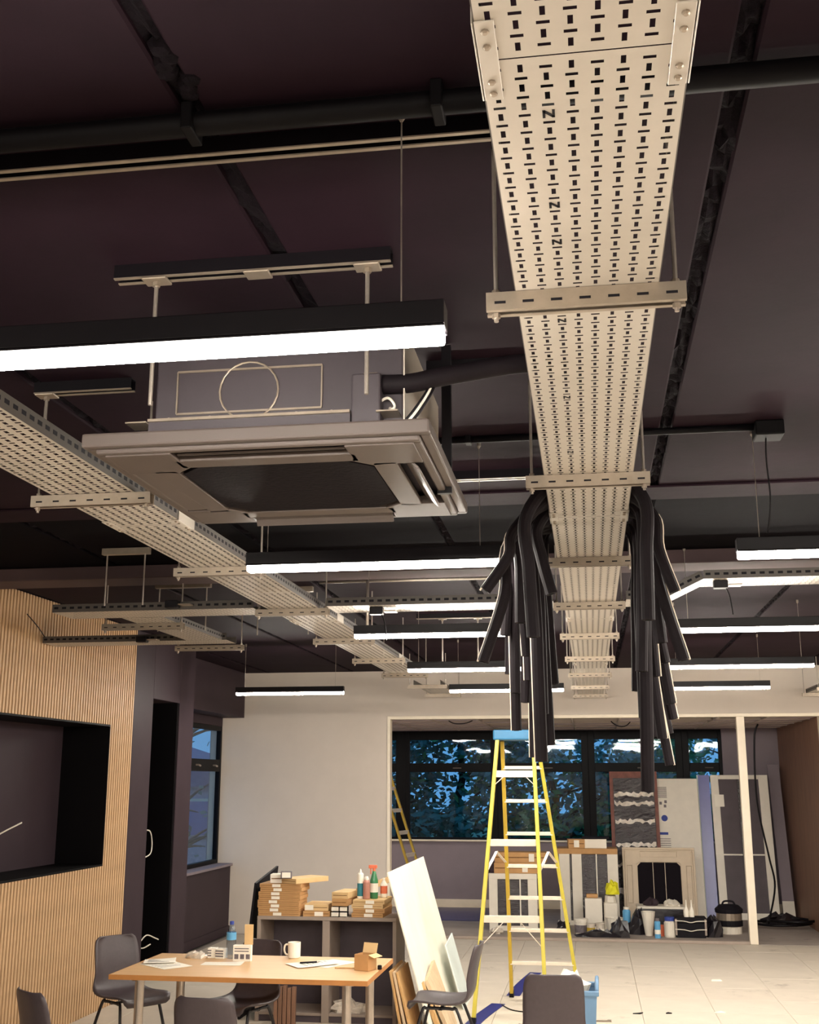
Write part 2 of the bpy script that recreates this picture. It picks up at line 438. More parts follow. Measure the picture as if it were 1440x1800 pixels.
# suspended ceiling of the back room, some tiles missing
c2 = struct(box(-4.95, BX+.1, YB+.12, YW+.2, 3.2, 3.3).build('ceiling_rear', 'void'))
g = MB(); gz = 2.63
xs = [BX - .6*k for k in range(0, 14)]; ys = [YB + .13 + .6*k for k in range(0, 6)] + [YW]
for x in xs[1:]: g.box(x-.012, x+.012, YB+.13, YW, gz, gz+.03)
for y in ys[1:-1]: g.box(-4.85, BX, y-.012, y+.012, gz+.001, gz+.031)
g.build('ceiling_grid', 'tgrid', c2)
missing = {(4,0),(5,0),(6,0),(4,1),(5,1),(3,2),(6,2),(2,0),(1,0),(2,1),(5,3),(3,4)}
t0 = None
for i in range(13):
    for j in range(6):
        if (i, j) in missing or ys[j+1]-ys[j] < .2: continue
        x0_, x1_ = max(xs[i+1], -4.85), xs[i]
        o = box(x0_+.004, x1_-.004, ys[j]+.004, ys[j+1]-.004, gz+.012, gz+.024).build('ceiling_tile', 'ceil_tile', c2)

def dup(root, loc=None, rz=None, label=None, group=None):
    r = root.copy(); COL.objects.link(r)
    if loc is not None: r.location = loc
    if rz is not None: r.rotation_euler = (0, 0, rz)
    if label: r['label'] = label
    if group: r['group'] = group
    for ch in list(root.children):
        c = ch.copy(); COL.objects.link(c); c.parent = r
        for g in list(ch.children):
            d = g.copy(); COL.objects.link(d); d.parent = c
    return r

# ================================================================== OVERHEAD SERVICES
TZ = 2.9     # underside of the cable trays
NSKIP = {}
def tray_mesh(w, length, ncol, period=.05, flange=.05, skip=(), slotl=(.0078, .019), slotx=(.019, .007), stag=True):
    """Perforated tray along +Y from 0: slotted base strip by strip, two upturned flanges."""
    mb = MB(); pit = (w - .004) / ncol; n = int(round(length / period)); period = length / n
    T = .0016
    def quad(x0, x1, y0, y1):
        mb.face([(x0,y0,0),(x0,y1,0),(x1,y1,0),(x1,y0,0)])
    for c in range(ncol):
        xa = -w/2 + .002 + c*pit; xb = xa + pit; xm = (xa+xb)/2
        off = (.5*period if (c % 2 and stag) else 0)
        ya = 0.0
        lx = (xm - slotl[0]/2, xm + slotl[0]/2); tx = (xm - slotx[0]/2, xm + slotx[0]/2)
        cur = 0.0
        for k in range(n + 1):
            o = k*period + off - .25*period
            a0, a1 = o + .25*period - slotl[1]/2, o + .25*period + slotl[1]/2
            b0, b1 = o + .75*period - slotx[1]/2, o + .75*period + slotx[1]/2
            for (s0, s1, sx, isl) in ((a0, a1, lx, True), (b0, b1, tx, False)):
                if s0 < .006 or s1 > length - .006 or s0 < cur: continue
                if isl and (c, k) in skip: continue
                quad(xa, xb, cur, s0)
                quad(xa, sx[0], s0, s1); quad(sx[1], xb, s0, s1)
                cur = s1
        quad(xa, xb, cur, length)
    return mb
def tray_piece(name, w, length, parent, ncol, period=.05, M=None, loc=None, **k):
    """One tray section: perforated base with two slotted side flanges as its pieces."""
    b = tray_mesh(w, length, ncol, period, **k)
    if M: b.xf(M)
    o = b.build(name, 'tray', parent, loc=loc)
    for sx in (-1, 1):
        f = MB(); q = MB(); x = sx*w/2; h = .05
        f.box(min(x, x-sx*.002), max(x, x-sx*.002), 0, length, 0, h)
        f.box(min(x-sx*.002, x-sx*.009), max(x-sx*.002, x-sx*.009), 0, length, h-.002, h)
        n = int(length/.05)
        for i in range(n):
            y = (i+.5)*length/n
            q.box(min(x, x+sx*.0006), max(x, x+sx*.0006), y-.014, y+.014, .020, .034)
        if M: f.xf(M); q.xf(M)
        f.build('side_flange', 'tray_side_shade', o)
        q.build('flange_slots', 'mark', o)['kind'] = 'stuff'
    return o

def bolt_mb(x, y, z, r=.006, h=.005):
    return MB().lathe([(r, 0), (r, -h*.6), (r*.6, -h)], 8, (x, y, z))

def make_tray(label, xc, w, joins, ncol, group=None, period=.05, nmarks=(), **kw):
    t = thing('cable_tray', label, 'cable tray', (xc, joins[0], TZ), 0, group)
    for i in range(len(joins)-1):
        y0, y1 = joins[i], joins[i+1]
        skip = {(2, int(round((ny - y0 - .0)/period))) for ny in nmarks if y0 < ny < y1}
        s = tray_piece('tray_section', w, y1-y0-.003, t, ncol, period, loc=(0, y0-joins[0], 0), skip=skip, **kw)
        for (c, k) in skip:
            pit = (w-.004)/ncol; xm = -w/2+.002+(c+.5)*pit; yy = k*((y1-y0-.003)/round((y1-y0-.003)/period))
            q = MB(); e = .0105; b = .0075
            q.box(xm-b-.0022, xm-b+.0022, yy-e, yy+e, -.0012, -.0002); q.box(xm+b-.0022, xm+b+.0022, yy-e, yy+e, -.0012, -.0002)
            q.bar((xm-b, yy-e+.002, -.0007), (xm+b, yy+e-.002, -.0007), .005, .001, side=(1,0,0))
            q.build('stamped_letter', 'mark', s, label='black letter N stamped in the tray')
        if i:
            for sx in (-1, 1):
                cp = MB(); x = sx*(w/2-.015)
                cp.box(x-.014, x+.014, -.095, .095, -.004, -.0005)
                cp.box(sx*(w/2+.0005), sx*(w/2+.003), -.095, .095, -.004, .045)
                co = cp.build('coupler', 'tray', t, bevel=.001, seg=1, loc=(0, y0-joins[0], 0))
                for by in (-.075, -.04, .045, .075):
                    bolt_mb(x, by, -.004).build('bolt', 'galv', co)
    return t

make_tray('wide white perforated cable tray running straight away overhead, centre right', .026, .304, [-1.5, 1.482, 4.513, 7.532, 10.55, 14.45], 8,
          nmarks=(1.62, 1.94, 2.1, 2.5, 3.05, 3.6))
make_tray('perforated cable tray running away on the left beside the grey ceiling cassette unit', -1.765, .32, [1.4, 4.4, 7.4, 9.9, 11.3], 8, period=.055, slotl=(.013, .021), slotx=(.019, .010))

# trapeze hangers
def make_hanger(w, zt=TZ, name='trapeze_hanger'):
    t = thing(name, '', 'bracket')
    ch = MB(); hw = w/2
    ch.box(-hw, hw, -.021, .021, -.0025, 0)
    ch.box(-hw, hw, -.021, -.0185, -.041, -.0025); ch.box(-hw, hw, .0185, .021, -.041, -.0025)
    ch.box(-hw, hw, -.0185, -.009, -.041, -.0385); ch.box(-hw, hw, .009, .0185, -.041, -.0385)
    c = ch.build('channel', 'galv', t)
    sl = MB()
    n = max(3, int(w/.06))
    for k in range(n):
        x = -hw + (k+.5)*w/n
        sl.box(x-.012, x+.012, -.0216, -.0208, -.027, -.021)
    sl.build('channel_slots', 'mark', c)['kind'] = 'stuff'
    for sx in (-1, 1):
        x = sx*(hw-.02)
        r = MB().cyl(x, 0, -.06, CZ-zt, .005, 8).build('rod', 'steel', t)
        MB().lathe([(.009, -.052), (.009, -.042)], 6, (x, 0, 0)).build('nut', 'galv', r)
        MB().lathe([(.013, 0.0005), (.013, .003), (.009, .003), (.009, .012)], 8, (x, 0, 0)).build('nut', 'galv', r)
    return t
hy = [2.316, 3.86, 5.383, 6.80, 8.29, 9.887, 11.449, 12.997, 14.36]
ord_ = ['nearest', 'second', 'third', 'fourth', 'fifth', 'sixth', 'seventh', 'eighth', 'farthest']
h0 = make_hanger(.42)
for i, y in enumerate(hy):
    lb = ('galvanised trapeze hanger under the wide central tray, %s from the camera' % ord_[i]) if i else 'galvanised slotted trapeze hanger under the wide central tray, nearest the camera'
    h = h0 if i == 0 else dup(h0)
    h.location = (.022, y, TZ-.001); h['label'] = lb; h['group'] = 'trapeze hangers under the central tray'
h1 = make_hanger(.46)
for i, y in enumerate([3.87, 5.37, 6.80, 8.32, 9.77, 11.2]):
    h = h1 if i == 0 else dup(h1)
    h.location = (-1.775, y, TZ-.001); h['label'] = 'galvanised trapeze hanger under the left cable tray, %s from the camera' % (ord_[i] if i < 5 else 'farthest')
    h['group'] = 'trapeze hangers under the left tray'

# cross trays (run left to right)
def cross_tray(label, x0, x1, y0, z=TZ, w=.3, rise=None):
    t = thing('cable_tray', label, 'cable tray', (x0, y0, z))
    def seg(L, M, nm): return tray_piece(nm, w, L, t, 8, .06, M, slotl=(.006, .02), slotx=(.012, .006))
    R90 = Matrix.Rotation(-PI/2, 4, 'Z')
    if not rise:
        seg(x1-x0, R90, 'tray_section')
    else:
        a, b, dz = rise
        seg(a-x0, R90, 'tray_section')
        d = math.hypot(b-a, dz); an = math.atan2(dz, b-a)
        seg(d, Matrix.Translation((a-x0, 0, 0)) @ Matrix.Rotation(-an, 4, 'Y') @ R90, 'riser_section')
        seg(x1-b, Matrix.Translation((b-x0, 0, dz)) @ R90, 'tray_section')
    return t
CYm = 6.87
cross_tray('cable tray crossing from the oak slat wall to the left tray', -3.3, -2.0, CYm)
cross_tray('cable tray crossing between the left tray and the hanging black foam tubes', -1.545, -.185, CYm)
cross_tray('stepped cable tray leaving the central tray towards the right wall', 0.235, 3.4, CYm, rise=(.45, .68, .11))
# branch on the left
tb = thing('cable_tray', 'short branch tray running away beside the oak slat wall', 'cable tray', (-2.83, 7.03, TZ))
tray_piece('tray_section', .28, 1.23, tb, 8, .06)
cross_tray('dark end tray reaching the oak slat wall, farthest left', -4.12, -2.66, 8.39, w=.25)
for (x, y, w, lb) in ((-2.93, 7.3, .57, 'trapeze hanger under the short branch tray beside the slat wall'),
                      (-2.9, 8.60, .55, 'trapeze hanger behind the end tray at the slat wall')):
    h = make_hanger(w); h.location = (x, y, TZ-.001); h['label'] = lb

# drop rods with head rails near the slat wall
def drop_frame(label, xa, xb, y, zb, zt=CZ):
    t = thing('drop_rail', label, 'bracket', ((xa+xb)/2, y, zt))
    box(xa-(xa+xb)/2-.03, xb-(xa+xb)/2+.03, -.02, .02, -.04, -.001).build('rail', 'galv', t, bevel=.002)
    for x in (xa, xb):
        MB().cyl(x-(xa+xb)/2, 0, zb-zt, -.03, .005, 8).build('rod', 'steel', t)
    return t
drop_frame('ceiling rail with two rods above the cross tray, left of the left tray', -2.36, -1.98, 8.05, TZ+.002)
drop_frame('ceiling rail with two rods near the slat wall corner', -2.86, -2.62, 6.5, TZ)
drop_frame('ceiling rail behind the branch tray by the slat wall', -3.0, -2.65, 7.75, TZ+.003)

# linear pendants
LX = 1.13
def make_pendant():
    t = thing('linear_pendant', '', 'light')
    hb = MB(); hb.box(-LX/2, LX/2, -.03, .03, .0, .05)
    hb.box(-LX/2, LX/2, -.03, -.026, -.006, 0); hb.box(-LX/2, LX/2, .026, .03, -.006, 0)
    hb.build('housing', 'lamp_black', t, bevel=.002)
    box(-LX/2+.004, LX/2-.004, -.0255, .0255, -.030, -.0002).build('diffuser', 'opal', t, bevel=.006)
    for sx in (-1, 1):
        x = sx*(LX/2-.09)
        w = MB().cyl(x, 0, .05, CZ-2.755, .0018, 6).build('wire', 'steel', t)
        MB().lathe([(.009, 0), (.009, -.02), (.003, -.03)], 8, (x, 0, CZ-2.755)).build('ceiling_cup', 'steel', w)
    return t
PZ = 2.755
pend = [(-.82, 2.127, 'large glowing linear pendant nearest the camera, in front of the grey cassette unit'),
 (-.862, 4.58, 'glowing linear pendant behind the grey cassette unit, starting at the left tray'),
 (-.87, 7.037, 'glowing linear pendant hanging behind the cross tray, left of the foam tubes'),
 (-.87, 9.2, 'glowing linear pendant at the end of the left tray'),
 (-.80, 11.45, 'glowing linear pendant in front of the white partition just left of the foam tubes'),
 (-3.01, 11.5, 'glowing linear pendant in front of the white partition, far left by the dark bulkhead'),
 (1.16, 4.58, 'glowing linear pendant cut by the right edge, uppermost on the right'),
 (1.08, 7.037, 'glowing linear pendant below the stepped cable tray on the right'),
 (1.16, 9.25, 'glowing linear pendant third down on the right of the foam tubes'),
 (1.15, 11.45, 'glowing linear pendant lowest on the right, in front of the white partition'),
 (1.16, 2.13, 'linear pendant outside the view, right of the nearest one'),
 (1.16, -.25, 'linear pendant behind the camera on the right'), (-.82, -.25, 'linear pendant behind the camera in the middle'),
 (-3.01, 2.13, 'linear pendant outside the view near the slat wall'),
 (-3.01, -.25, 'linear pendant behind the camera on the left'),
 (3.3, 2.13, 'linear pendant outside the view near the right wall, first row'), (3.3, 4.58, 'linear pendant outside the view near the right wall, second row'),
 (3.3, 6.93, 'linear pendant outside the view near the right wall, third row'), (3.3, 9.25, 'linear pendant outside the view near the right wall, fourth row'),
 (3.3, 11.45, 'linear pendant outside the view near the right wall, last row')]
p0 = make_pendant()
for i, (x, y, lb) in enumerate(pend):
    p = p0 if i == 0 else dup(p0)
    p.location = (x, y, PZ + (.014 if 7 < y < 7.1 else 0)); p['label'] = lb; p['group'] = 'linear pendant lights'
    if i == 1: p.scale.x = .94

# ceiling-level strut rails and conduits
def strut(label, x0, x1, y, z=CZ, clamps=(), rods=(), zb=None, mat_='galv'):
    t = thing('strut_rail', label, 'rail', (x0, y, z)); L = x1-x0
    q = MB(); q.box(0, L, -.021, .021, -.003, 0)
    for s in (-1, 1):
        q.box(0, L, min(s*.021, s*.0185), max(s*.021, s*.0185), -.038, -.003)
    q.build('channel', 'lamp_black', t)
    for s in (-1, 1): box(0, L, min(s*.0215, s*.011), max(s*.0215, s*.011), -.0415, -.038).build('lip', mat_, t, label='bright rolled lip of the channel')
    for x in clamps:
        MB().box(x-x0-.035, x-x0+.035, -.026, .026, -.049, -.0415).build('clamp_plate', 'galv', t, bevel=.003)
    for x in rods:
        r = MB().cyl(x-x0, 0, zb-z, -.04, .006, 8).build('rod', 'steel', t)
        MB().lathe([(.011, -.062), (.011, -.05)], 6, (x-x0, 0, 0)).build('nut', 'galv', r)
    return t
strut('long pale strut rail at the ceiling along the top left', -2.6, -.165, 2.19)
strut('short strut rail with clamp plates and rods above the nearest pendant', -1.24, -.475, 2.77, clamps=(-1.125, -.84, -.54), rods=(-1.125, -.54), zb=2.85)
strut('short strut rail with one rod above the left tray', -1.9, -1.54, 3.63, clamps=(-1.86,), rods=(-1.86,), zb=2.955)
strut('strut rail between the cassette unit and the central tray', -.5, -.14, 3.63)
strut('long strut rail behind the cassette unit', -1.5, -.16, 5.05)
strut('strut rail at the far ceiling left of the foam tubes', -1.42, -.3, 9.6, clamps=(-1.2, -.9), rods=(-1.2, -.9), zb=2.85)
def conduit(label, pts, r=.014, ma='black', clips=(), boxes=()):
    o0 = Vector(pts[0]); t = thing('conduit', label, 'conduit', o0)
    MB().tube([Vector(p)-o0 for p in pts], r, 10).build('pipe', ma, t, smooth=True)
    for c in clips:
        c = Vector(c)-o0
        MB().box(c.x-.012, c.x+.012, c.y-r-.012, c.y+r+.012, c.z-r-.004, c.z+r+.006).build('saddle_clip', ma, t, bevel=.003)
    for (b, s) in boxes:
        b = Vector(b)-o0
        MB().box(b.x-s, b.x+s, b.y-s, b.y+s, b.z-.06, b.z).build('junction_box', ma, t, bevel=.006)
    return t
conduit('thick black pipe at the ceiling across the top left', [(-2.6, 2.065, 3.217), (.9, 2.065, 3.217)], .026, clips=[(-.78, 2.065, 3.217), (-.26, 2.065, 3.217)])
conduit('black pipe at the ceiling across the top right', [(.95, 2.065, 3.22), (3.0, 2.065, 3.22)], .024)
conduit('black conduit ending in a square box, right of the central tray', [(-.62, 4.5, 3.236), (.7, 4.5, 3.236)], .014, clips=[(-.45, 4.5, 3.236)], boxes=[((.735, 4.5, CZ), .055)])
conduit('pale conduit with a drop, left of the foam tubes', [(-1.85, 7.82, 3.238), (-.5, 7.82, 3.238)], .011, 'steel')
conduit('pale drop pipe above the cross tray', [(-1.5, 7.8, 3.238), (-1.5, 7.8, 2.9)], .010, 'steel')
def cable(label, pts, r=.004, ma='lamp_black', name='cable', n=6):
    o0 = Vector(pts[0])
    o = MB().tube([p-o0 for p in smooth_path(pts, n)], r, 6).build(name, ma, None, smooth=True, loc=o0)
    return tag(o, label, 'cable')
cable('black power cable hanging from the square ceiling box to the right pendant', [(.725, 4.5, 3.195), (.722, 4.51, 3.1), (.73, 4.53, 2.95), (.715, 4.56, 2.82)], .0035)

# small black outlet boxes clipped under the cross trays
def outlet(label, x, y, z, tail=True):
    t = thing('outlet_box', label, 'outlet', (x, y, z))
    box(-.04, .04, -.03, .03, -.045, 0).build('body', 'lamp_black', t, bevel=.004)
    box(.045, .12, -.03, .05, -.03, -.022).build('clip_plate', 'galv', t, bevel=.002)
    if tail: MB().tube(smooth_path([(.03, 0, -.04), (.05, .0, -.1), (.06, 0, -.2)], 4), .004, 6).build('tail', 'lamp_black', t)
    return t
outlet('small black outlet box under the cross tray left of the foam tubes', -1.25, 6.8, TZ-.002)
outlet('small black outlet box under the stepped tray on the right', .78, 6.8, 3.008)
outlet('small black outlet box on the cross tray near the slat wall', -2.5, 6.68, TZ+.05, False)
outlet('small black outlet box on the dark end tray at the slat wall', -3.3, 8.22, TZ+.03, False)
# far right short tray at the partition
tf = thing('cable_tray', 'short cable tray at the partition, far right edge', 'cable tray', (2.75, 13.6, 2.9)); 
tray_piece('tray_section', .3, 1.0, tf, 6, .06)
for yy in (.05, .95):
    box(-.2, .2, yy-.02, yy+.02, -.041, -.001).build('channel', 'galv', tf)
    for sx in (-.18, .18): MB().cyl(sx, yy, -.04, CZ-2.903, .005, 6).build('rod', 'steel', tf)
tf = thing('cable_tray', 'short cable tray at the partition behind the lower middle pendant', 'cable tray', (-1.75, 12.6, 2.9))
tray_piece('tray_section', .3, 1.45, tf, 6, .06)
for yy in (.05, 1.4):
    box(-.22, .22, yy-.02, yy+.02, -.041, -.001).build('channel', 'galv', tf)
    for sx in (-.2, .2): MB().cyl(sx, yy, -.04, CZ-2.903, .005, 6).build('rod', 'steel', tf)

# ------------------------------------------------------------------ cassette air-conditioning unit
def panel_parts(t, main='ac', gril='grille', flaps=(.0, .6, .0, .5), bars=False, back='void', ch=.075):
    """Square four-way panel, face looking to -Z, centre at origin, 0.97 wide."""
    w = .485; i = .29
    outer = MB()
    # rim: stepped frame
    for (a, b, z0, z1) in ((w, w-.03, .0, .04), (w-.03, w-.055, -.012, .03)):
        for s in (-1, 1):
            outer.box(-a, a, min(s*a, s*b), max(s*a, s*b), z0, z1); outer.box(min(s*a, s*b), max(s*a, s*b), -b, b, z0, z1)
    outer.build('rim', main, t, bevel=.006)
    for sx in (-1, 1):
        for sy in (-1, 1):
            poly = [(w-.05, w-.05), (w-.05, .245), (.32, .245), (i, i-ch+.02), (i-ch+.02, i), (.245, .32), (.245, w-.05)]
            poly = [(sx*x, sy*y) for x, y in poly]
            if sx*sy < 0: poly = poly[::-1]
            MB().prism(poly, -.016, .012).build('corner_plate', main, t, bevel=.003)
    inn = MB()
    for s in (-1, 1):
        inn.box(-.26, .26, min(s*.36, s*i), max(s*.36, s*i), -.016, .0); inn.box(min(s*.36, s*i), max(s*.36, s*i), -.26, .26, -.016, .0)
    inn.build('inner_frame', main, t, bevel=.003)
    MB().box(-w+.05, w-.05, -w+.05, w-.05, .0 if back != 'void' else .03, .04).build('slot_backing', back, t)
    e = i - .004; c = ch
    oc = [(-e+c, -e), (e-c, -e), (e, -e+c), (e, e-c), (e-c, e), (-e+c, e), (-e, e-c), (-e, -e+c)]
    MB().prism(oc, -.012, .01).build('intake_grille', gril, t, bevel=.002)
    if bars:
        for x in (-.08, .08): MB().box(x-.004, x+.004, -e, e, -.016, -.012).build('grille_bar', main, t)
    for k, ang in enumerate(flaps):     # near (-y), far (+y), left (-x), right (+x)
        f = MB().box(-.24, .24, -.031, .031, -.004, .004)
        ax = Matrix.Rotation(ang, 4, 'X')
        M = [Matrix.Identity(4), Matrix.Rotation(PI, 4, 'Z'), Matrix.Rotation(-PI/2, 4, 'Z'), Matrix.Rotation(PI/2, 4, 'Z')][k]
        f.xf(M @ Matrix.Translation((0, -.397 + (.03 if k == 0 else 0), -.008 + (.012 if k == 0 else 0))) @ ax).build('air_flap', main, t, bevel=.002)
ac = thing('air_conditioning_cassette', 'grey ceiling cassette air conditioner hung behind the nearest pendant', 'air conditioner', (-.875, 3.355, 2.772))
panel_parts(ac, flaps=(.35, 1.0, .05, .75))
body = MB().box(-.315, .40, -.385, .385, .06, .32)
body.build('body', 'ac_body', ac, bevel=.006)
box(-.39, .43, -.40, .40, .028, .06).build('drain_pan', 'ac_body', ac, bevel=.004)
em = MB()                       # pressed outline and knock-out ring on the front
fy = -.389
for (a, b) in (((-.25, .115), (-.25, .24)), ((-.25, .115), (.17, .115)), ((.17, .115), (.17, .24)), ((-.25, .24), (.17, .24))):
    em.bar((a[0], fy, a[1]), (b[0], fy, b[1]), .006, .004, side=(0, 1, 0) if a[0] == b[0] else (0, 0, 1))
em.tube([(-.04 + .085*math.cos(a*PI/12), fy, .175 + .085*math.sin(a*PI/12)) for a in range(24)], .003, 6, closed=True)
em.build('pressed_outline', 'galv', ac)
box(-.315, .26, -.43, -.41, .039, .081).build('mounting_channel', 'ac_body', ac)
for z in (.081, .031): box(-.315, .26, -.438, -.405, z, z+.008).build('channel_lip', 'galv', ac)
for (x, z) in ((.29, .10), (.33, .10), (.365, .10), (-.27, .1), (-.15, .1), (.1, .1), (.2, .1)):
    MB().tube([(x, -.386, z), (x, -.395, z)], .005, 6).build('screw', 'steel', ac)
box(.265, .345, -.44, -.385, .045, .19).build('terminal_box', 'ac_body', ac, bevel=.005)
box(.405, .409, -.42, .30, .03, .33).build('side_plate', 'tray', ac, label='pale upright side plate')
for sx in (-.345, .365):
    for yy in (-.41, .28):
        MB().box(sx-.03, sx+.03, yy-.04, yy+.03, .075, .079).build('hanging_lug', 'galv', ac)
# refrigerant pipes with insulation, to the central tray
for (dy, dz, r) in ((-.40, .16, .027), (-.34, .19, .02)):
    a = Vector((-.53, 3.355+dy, 2.78+dz)) - Vector(ac.location)
    MB().tube(smooth_path([a, a+Vector((.08, 0, 0)), a+Vector((.2, .03, .03)), a+Vector((.42, .10, .075)), a+Vector((.56, .3, .085))], 5), [r]*21, 12).build('insulated_pipe', 'foam', ac, smooth=True)
    MB().tube([a-Vector((.055, 0, 0)), a+Vector((.02, 0, 0))], r*.72, 10).build('pipe_union', 'galv', ac)
MB().box(.29, .335, -.42, -.385, .10, .20).build('valve_body', 'galv', ac, bevel=.006)
MB().tube(smooth_path([(.325, -.40, .03), (.33, -.41, .1), (.36, -.41, .125), (.38, -.41, .10), (.36, -.41, .085), (.34, -.41, .08)], 6), .004, 6).build('wire_loop', 'pvc', ac, smooth=True)
for k in range(3):
    MB().tube(smooth_path([(.38+.01*k, -.41, .03), (.42+.01*k, -.41, .07), (.46+.008*k, -.40, .13), (.475+.006*k, -.38, .17)], 5), .0045, 6).build('flex_cable', 'lamp_black' if k != 1 else 'pvc', ac, smooth=True)
MB().box(.445, .475, .1, .12, -.0, .47).box(.43, .475, .1, .12, -.02, 0).build('hanger_bar', 'lamp_black', ac)

# ------------------------------------------------------------------ foam pipe lagging slung over the central tray
# each: depth Y, radius, left tip, left shoulder, right shoulder, right tip (all at that depth), label
FT = [
 (4.30, .020, (853, 1038), (905, 930), (1148, 905), (1187, 1040), 'black foam tube with the highest left end, splayed out left of the bundle'),
 (4.38, .021, (849, 1163), (897, 950), (1140, 900), (1203, 1160), 'black foam tube whose ends splay widest on both sides of the central tray'),
 (4.68, .020, (888, 1117), (892, 975), (1132, 915), (1153, 1189), 'black foam tube ending level with the middle pendant, left of the bundle'),
 (4.76, .020, (908, 1284), (900, 965), (1135, 920), (1180, 1237), 'black foam tube whose left end stops just above the blue ladder cap'),
 (4.70, .019, (907, 1218), (903, 945), (1128, 905), (1170, 1165), 'black foam tube ending in front of the one above the ladder cap'),
 (4.84, .020, (926, 1153), (912, 930), (1120, 905), (1165, 1298), 'black foam tube third from left in the bundle, its left end high'),
 (4.92, .020, (930, 1196), (922, 935), (1125, 925), (1150, 1295), 'black foam tube hanging in the middle of the left bundle'),
 (5.00, .020, (923, 1235), (926, 950), (1130, 940), (1184, 1264), 'black foam tube with a square open end in the middle left bundle'),
 (4.60, .024, (952, 1339), (938, 930), (1126, 890), (1139, 1392), 'thickest black foam tube, its right end hanging lowest of all'),
 (5.08, .019, (939, 1331), (932, 950), (1118, 930), (1178, 1345), 'thin black foam tube just left of the thickest one by the ladder cap'),
 (5.16, .022, (967, 1310), (950, 940), (1116, 935), (1175, 1290), 'black foam tube right of the thickest one, reaching the window head'),
 (5.24, .022, (974, 1203), (960, 930), (1114, 945), (1120, 1215), 'black foam tube nearest the tray on the left, ending above the pendant'),
 (4.50, .022, (970, 1044), (955, 925), (1112, 900), (1128, 1180), 'black foam tube with a short rounded left end close to the tray edge'),
 (4.20, .023, (938, 1120), (926, 905), (1126, 880), (1140, 1090), 'black foam tube at the very front of the bundle, both ends short and straight'),
 (4.97, .022, (955, 1255), (946, 930), (1110, 930), (1133, 1262), 'black foam tube behind the thickest one, right end just above the thickest right end'),
 (4.46, .022, (916, 1095), (914, 920), (1138, 893), (1163, 1130), 'black foam tube in the front of the bundle, ending beside the cross tray'),
 (5.12, .022, (897, 1185), (896, 955), (1124, 945), (1143, 1232), 'black foam tube at the rear left of the bundle, ending at the fourth pendant'),
]
for n, (y, r, lt, ls, rs, rt, lb) in enumerate(FT):
    topz = TZ + .055 + r + .022*(n % 3)
    a, b, c, d = at(*lt, Y=y), at(*ls, Y=y), at(*rs, Y=y), at(*rt, Y=y)
    b.z = min(b.z, topz - .045); c.z = min(c.z, topz - .045)
    b.x = min(b.x, -.155 - r); c.x = max(c.x, .205 + r)
    r *= 1.08; mL = a.lerp(b, .55); mL.x += (b.x - a.x)*.22; mR = d.lerp(c, .55); mR.x += (c.x - d.x)*.22
    pts = [a, mL, b, Vector((-.06, y, topz)), Vector((.11, y, topz)), c, mR, d]
    o0 = a.copy(); path = [p - o0 for p in smooth_path(pts, 6)]
    t = thing('foam_tube', lb, 'pipe insulation', o0, 0, 'black foam tubes over the central tray')
    MB().tube(path, r, 12, caps=True).build('tube', 'foam', t, smooth=False)
    if n in (0, 1, 2, 3, 5, 6, 8, 9, 10):   # split side showing pale cut edges
        off = Vector((-r*.88, -r*.35, 0))
        MB().tube([p + off for p in path[:13]], r*.17, 5).build('slit_edge', 'foam_cut', t, label='pale cut edge of the slit')
    if n in (0, 1, 2, 3, 5, 7, 9):
        off = Vector((r*.88, -r*.35, 0))
        MB().tube([p + off for p in path[-13:]], r*.2, 5).build('slit_edge', 'foam_cut', t, label='pale cut edge of the slit')
    for p, q in ((path[0], path[1]), (path[-1], path[-2])):
        d_ = (p - q).normalized()
        MB().tube([p - d_*.002, p + d_*.0015], r*.5, 10).build('bore', 'void', t)

# ================================================================== FURNITURE
def make_chair():
    t = thing('stacking_chair', '', 'chair')
    prof = [(.205,.395,.30),(.215,.415,.35),(.19,.432,.385),(.10,.432,.40),(0,.424,.41),(-.10,.426,.405),(-.165,.445,.39),(-.20,.49,.365),(-.215,.55,.35),(-.225,.62,.35),(-.24,.69,.345),(-.255,.745,.335),(-.265,.782,.31),(-.27,.80,.25)]
    P3 = [Vector(p) for p in prof]
    sp = smooth_path(P3, 2); nv = len(sp)-1
    def fn(u, v):
        p = sp[int(round(v*nv))]; s = 2*u-1
        x = s*p.z/2
        e = abs(s)**3
        back = min(1, max(0, (p.y-.45)/.12))
        y = p.x + back*e*.035; z = p.y + (1-back)*(e*.018) - (1-back)*(1-e)*.006
        if v < .08: z -= e*.02
        return (x, y, z)
    MB().grid(fn, 14, nv).build('seat_shell', 'chair', t, smooth=True, solid=.011)
    for sx in (-1, 1):
        x = sx*.145
        for (ya, yb) in ((.11, .22), (-.10, -.25)):
            MB().tube(smooth_path([(x, 0, .402), (x, ya*.8, .400), (x+sx*.008, ya+(yb-ya)*.15, .37), (x+sx*.05, yb, .012)], 4), .0105, 8).build('leg', 'leg_black', t, smooth=True)
        for yy in (.22, -.25):
            pass
    for sx in (-1, 1):
        for yy in (.22, -.25): 
            MB().cyl(sx*.196, yy, 0, .03, .014, 10).build('foot', 'leg_black', t, smooth=False)
    box(-.15, .15, -.012, .012, .39, .402).build('cross_rail', 'leg_black', t)
    return t
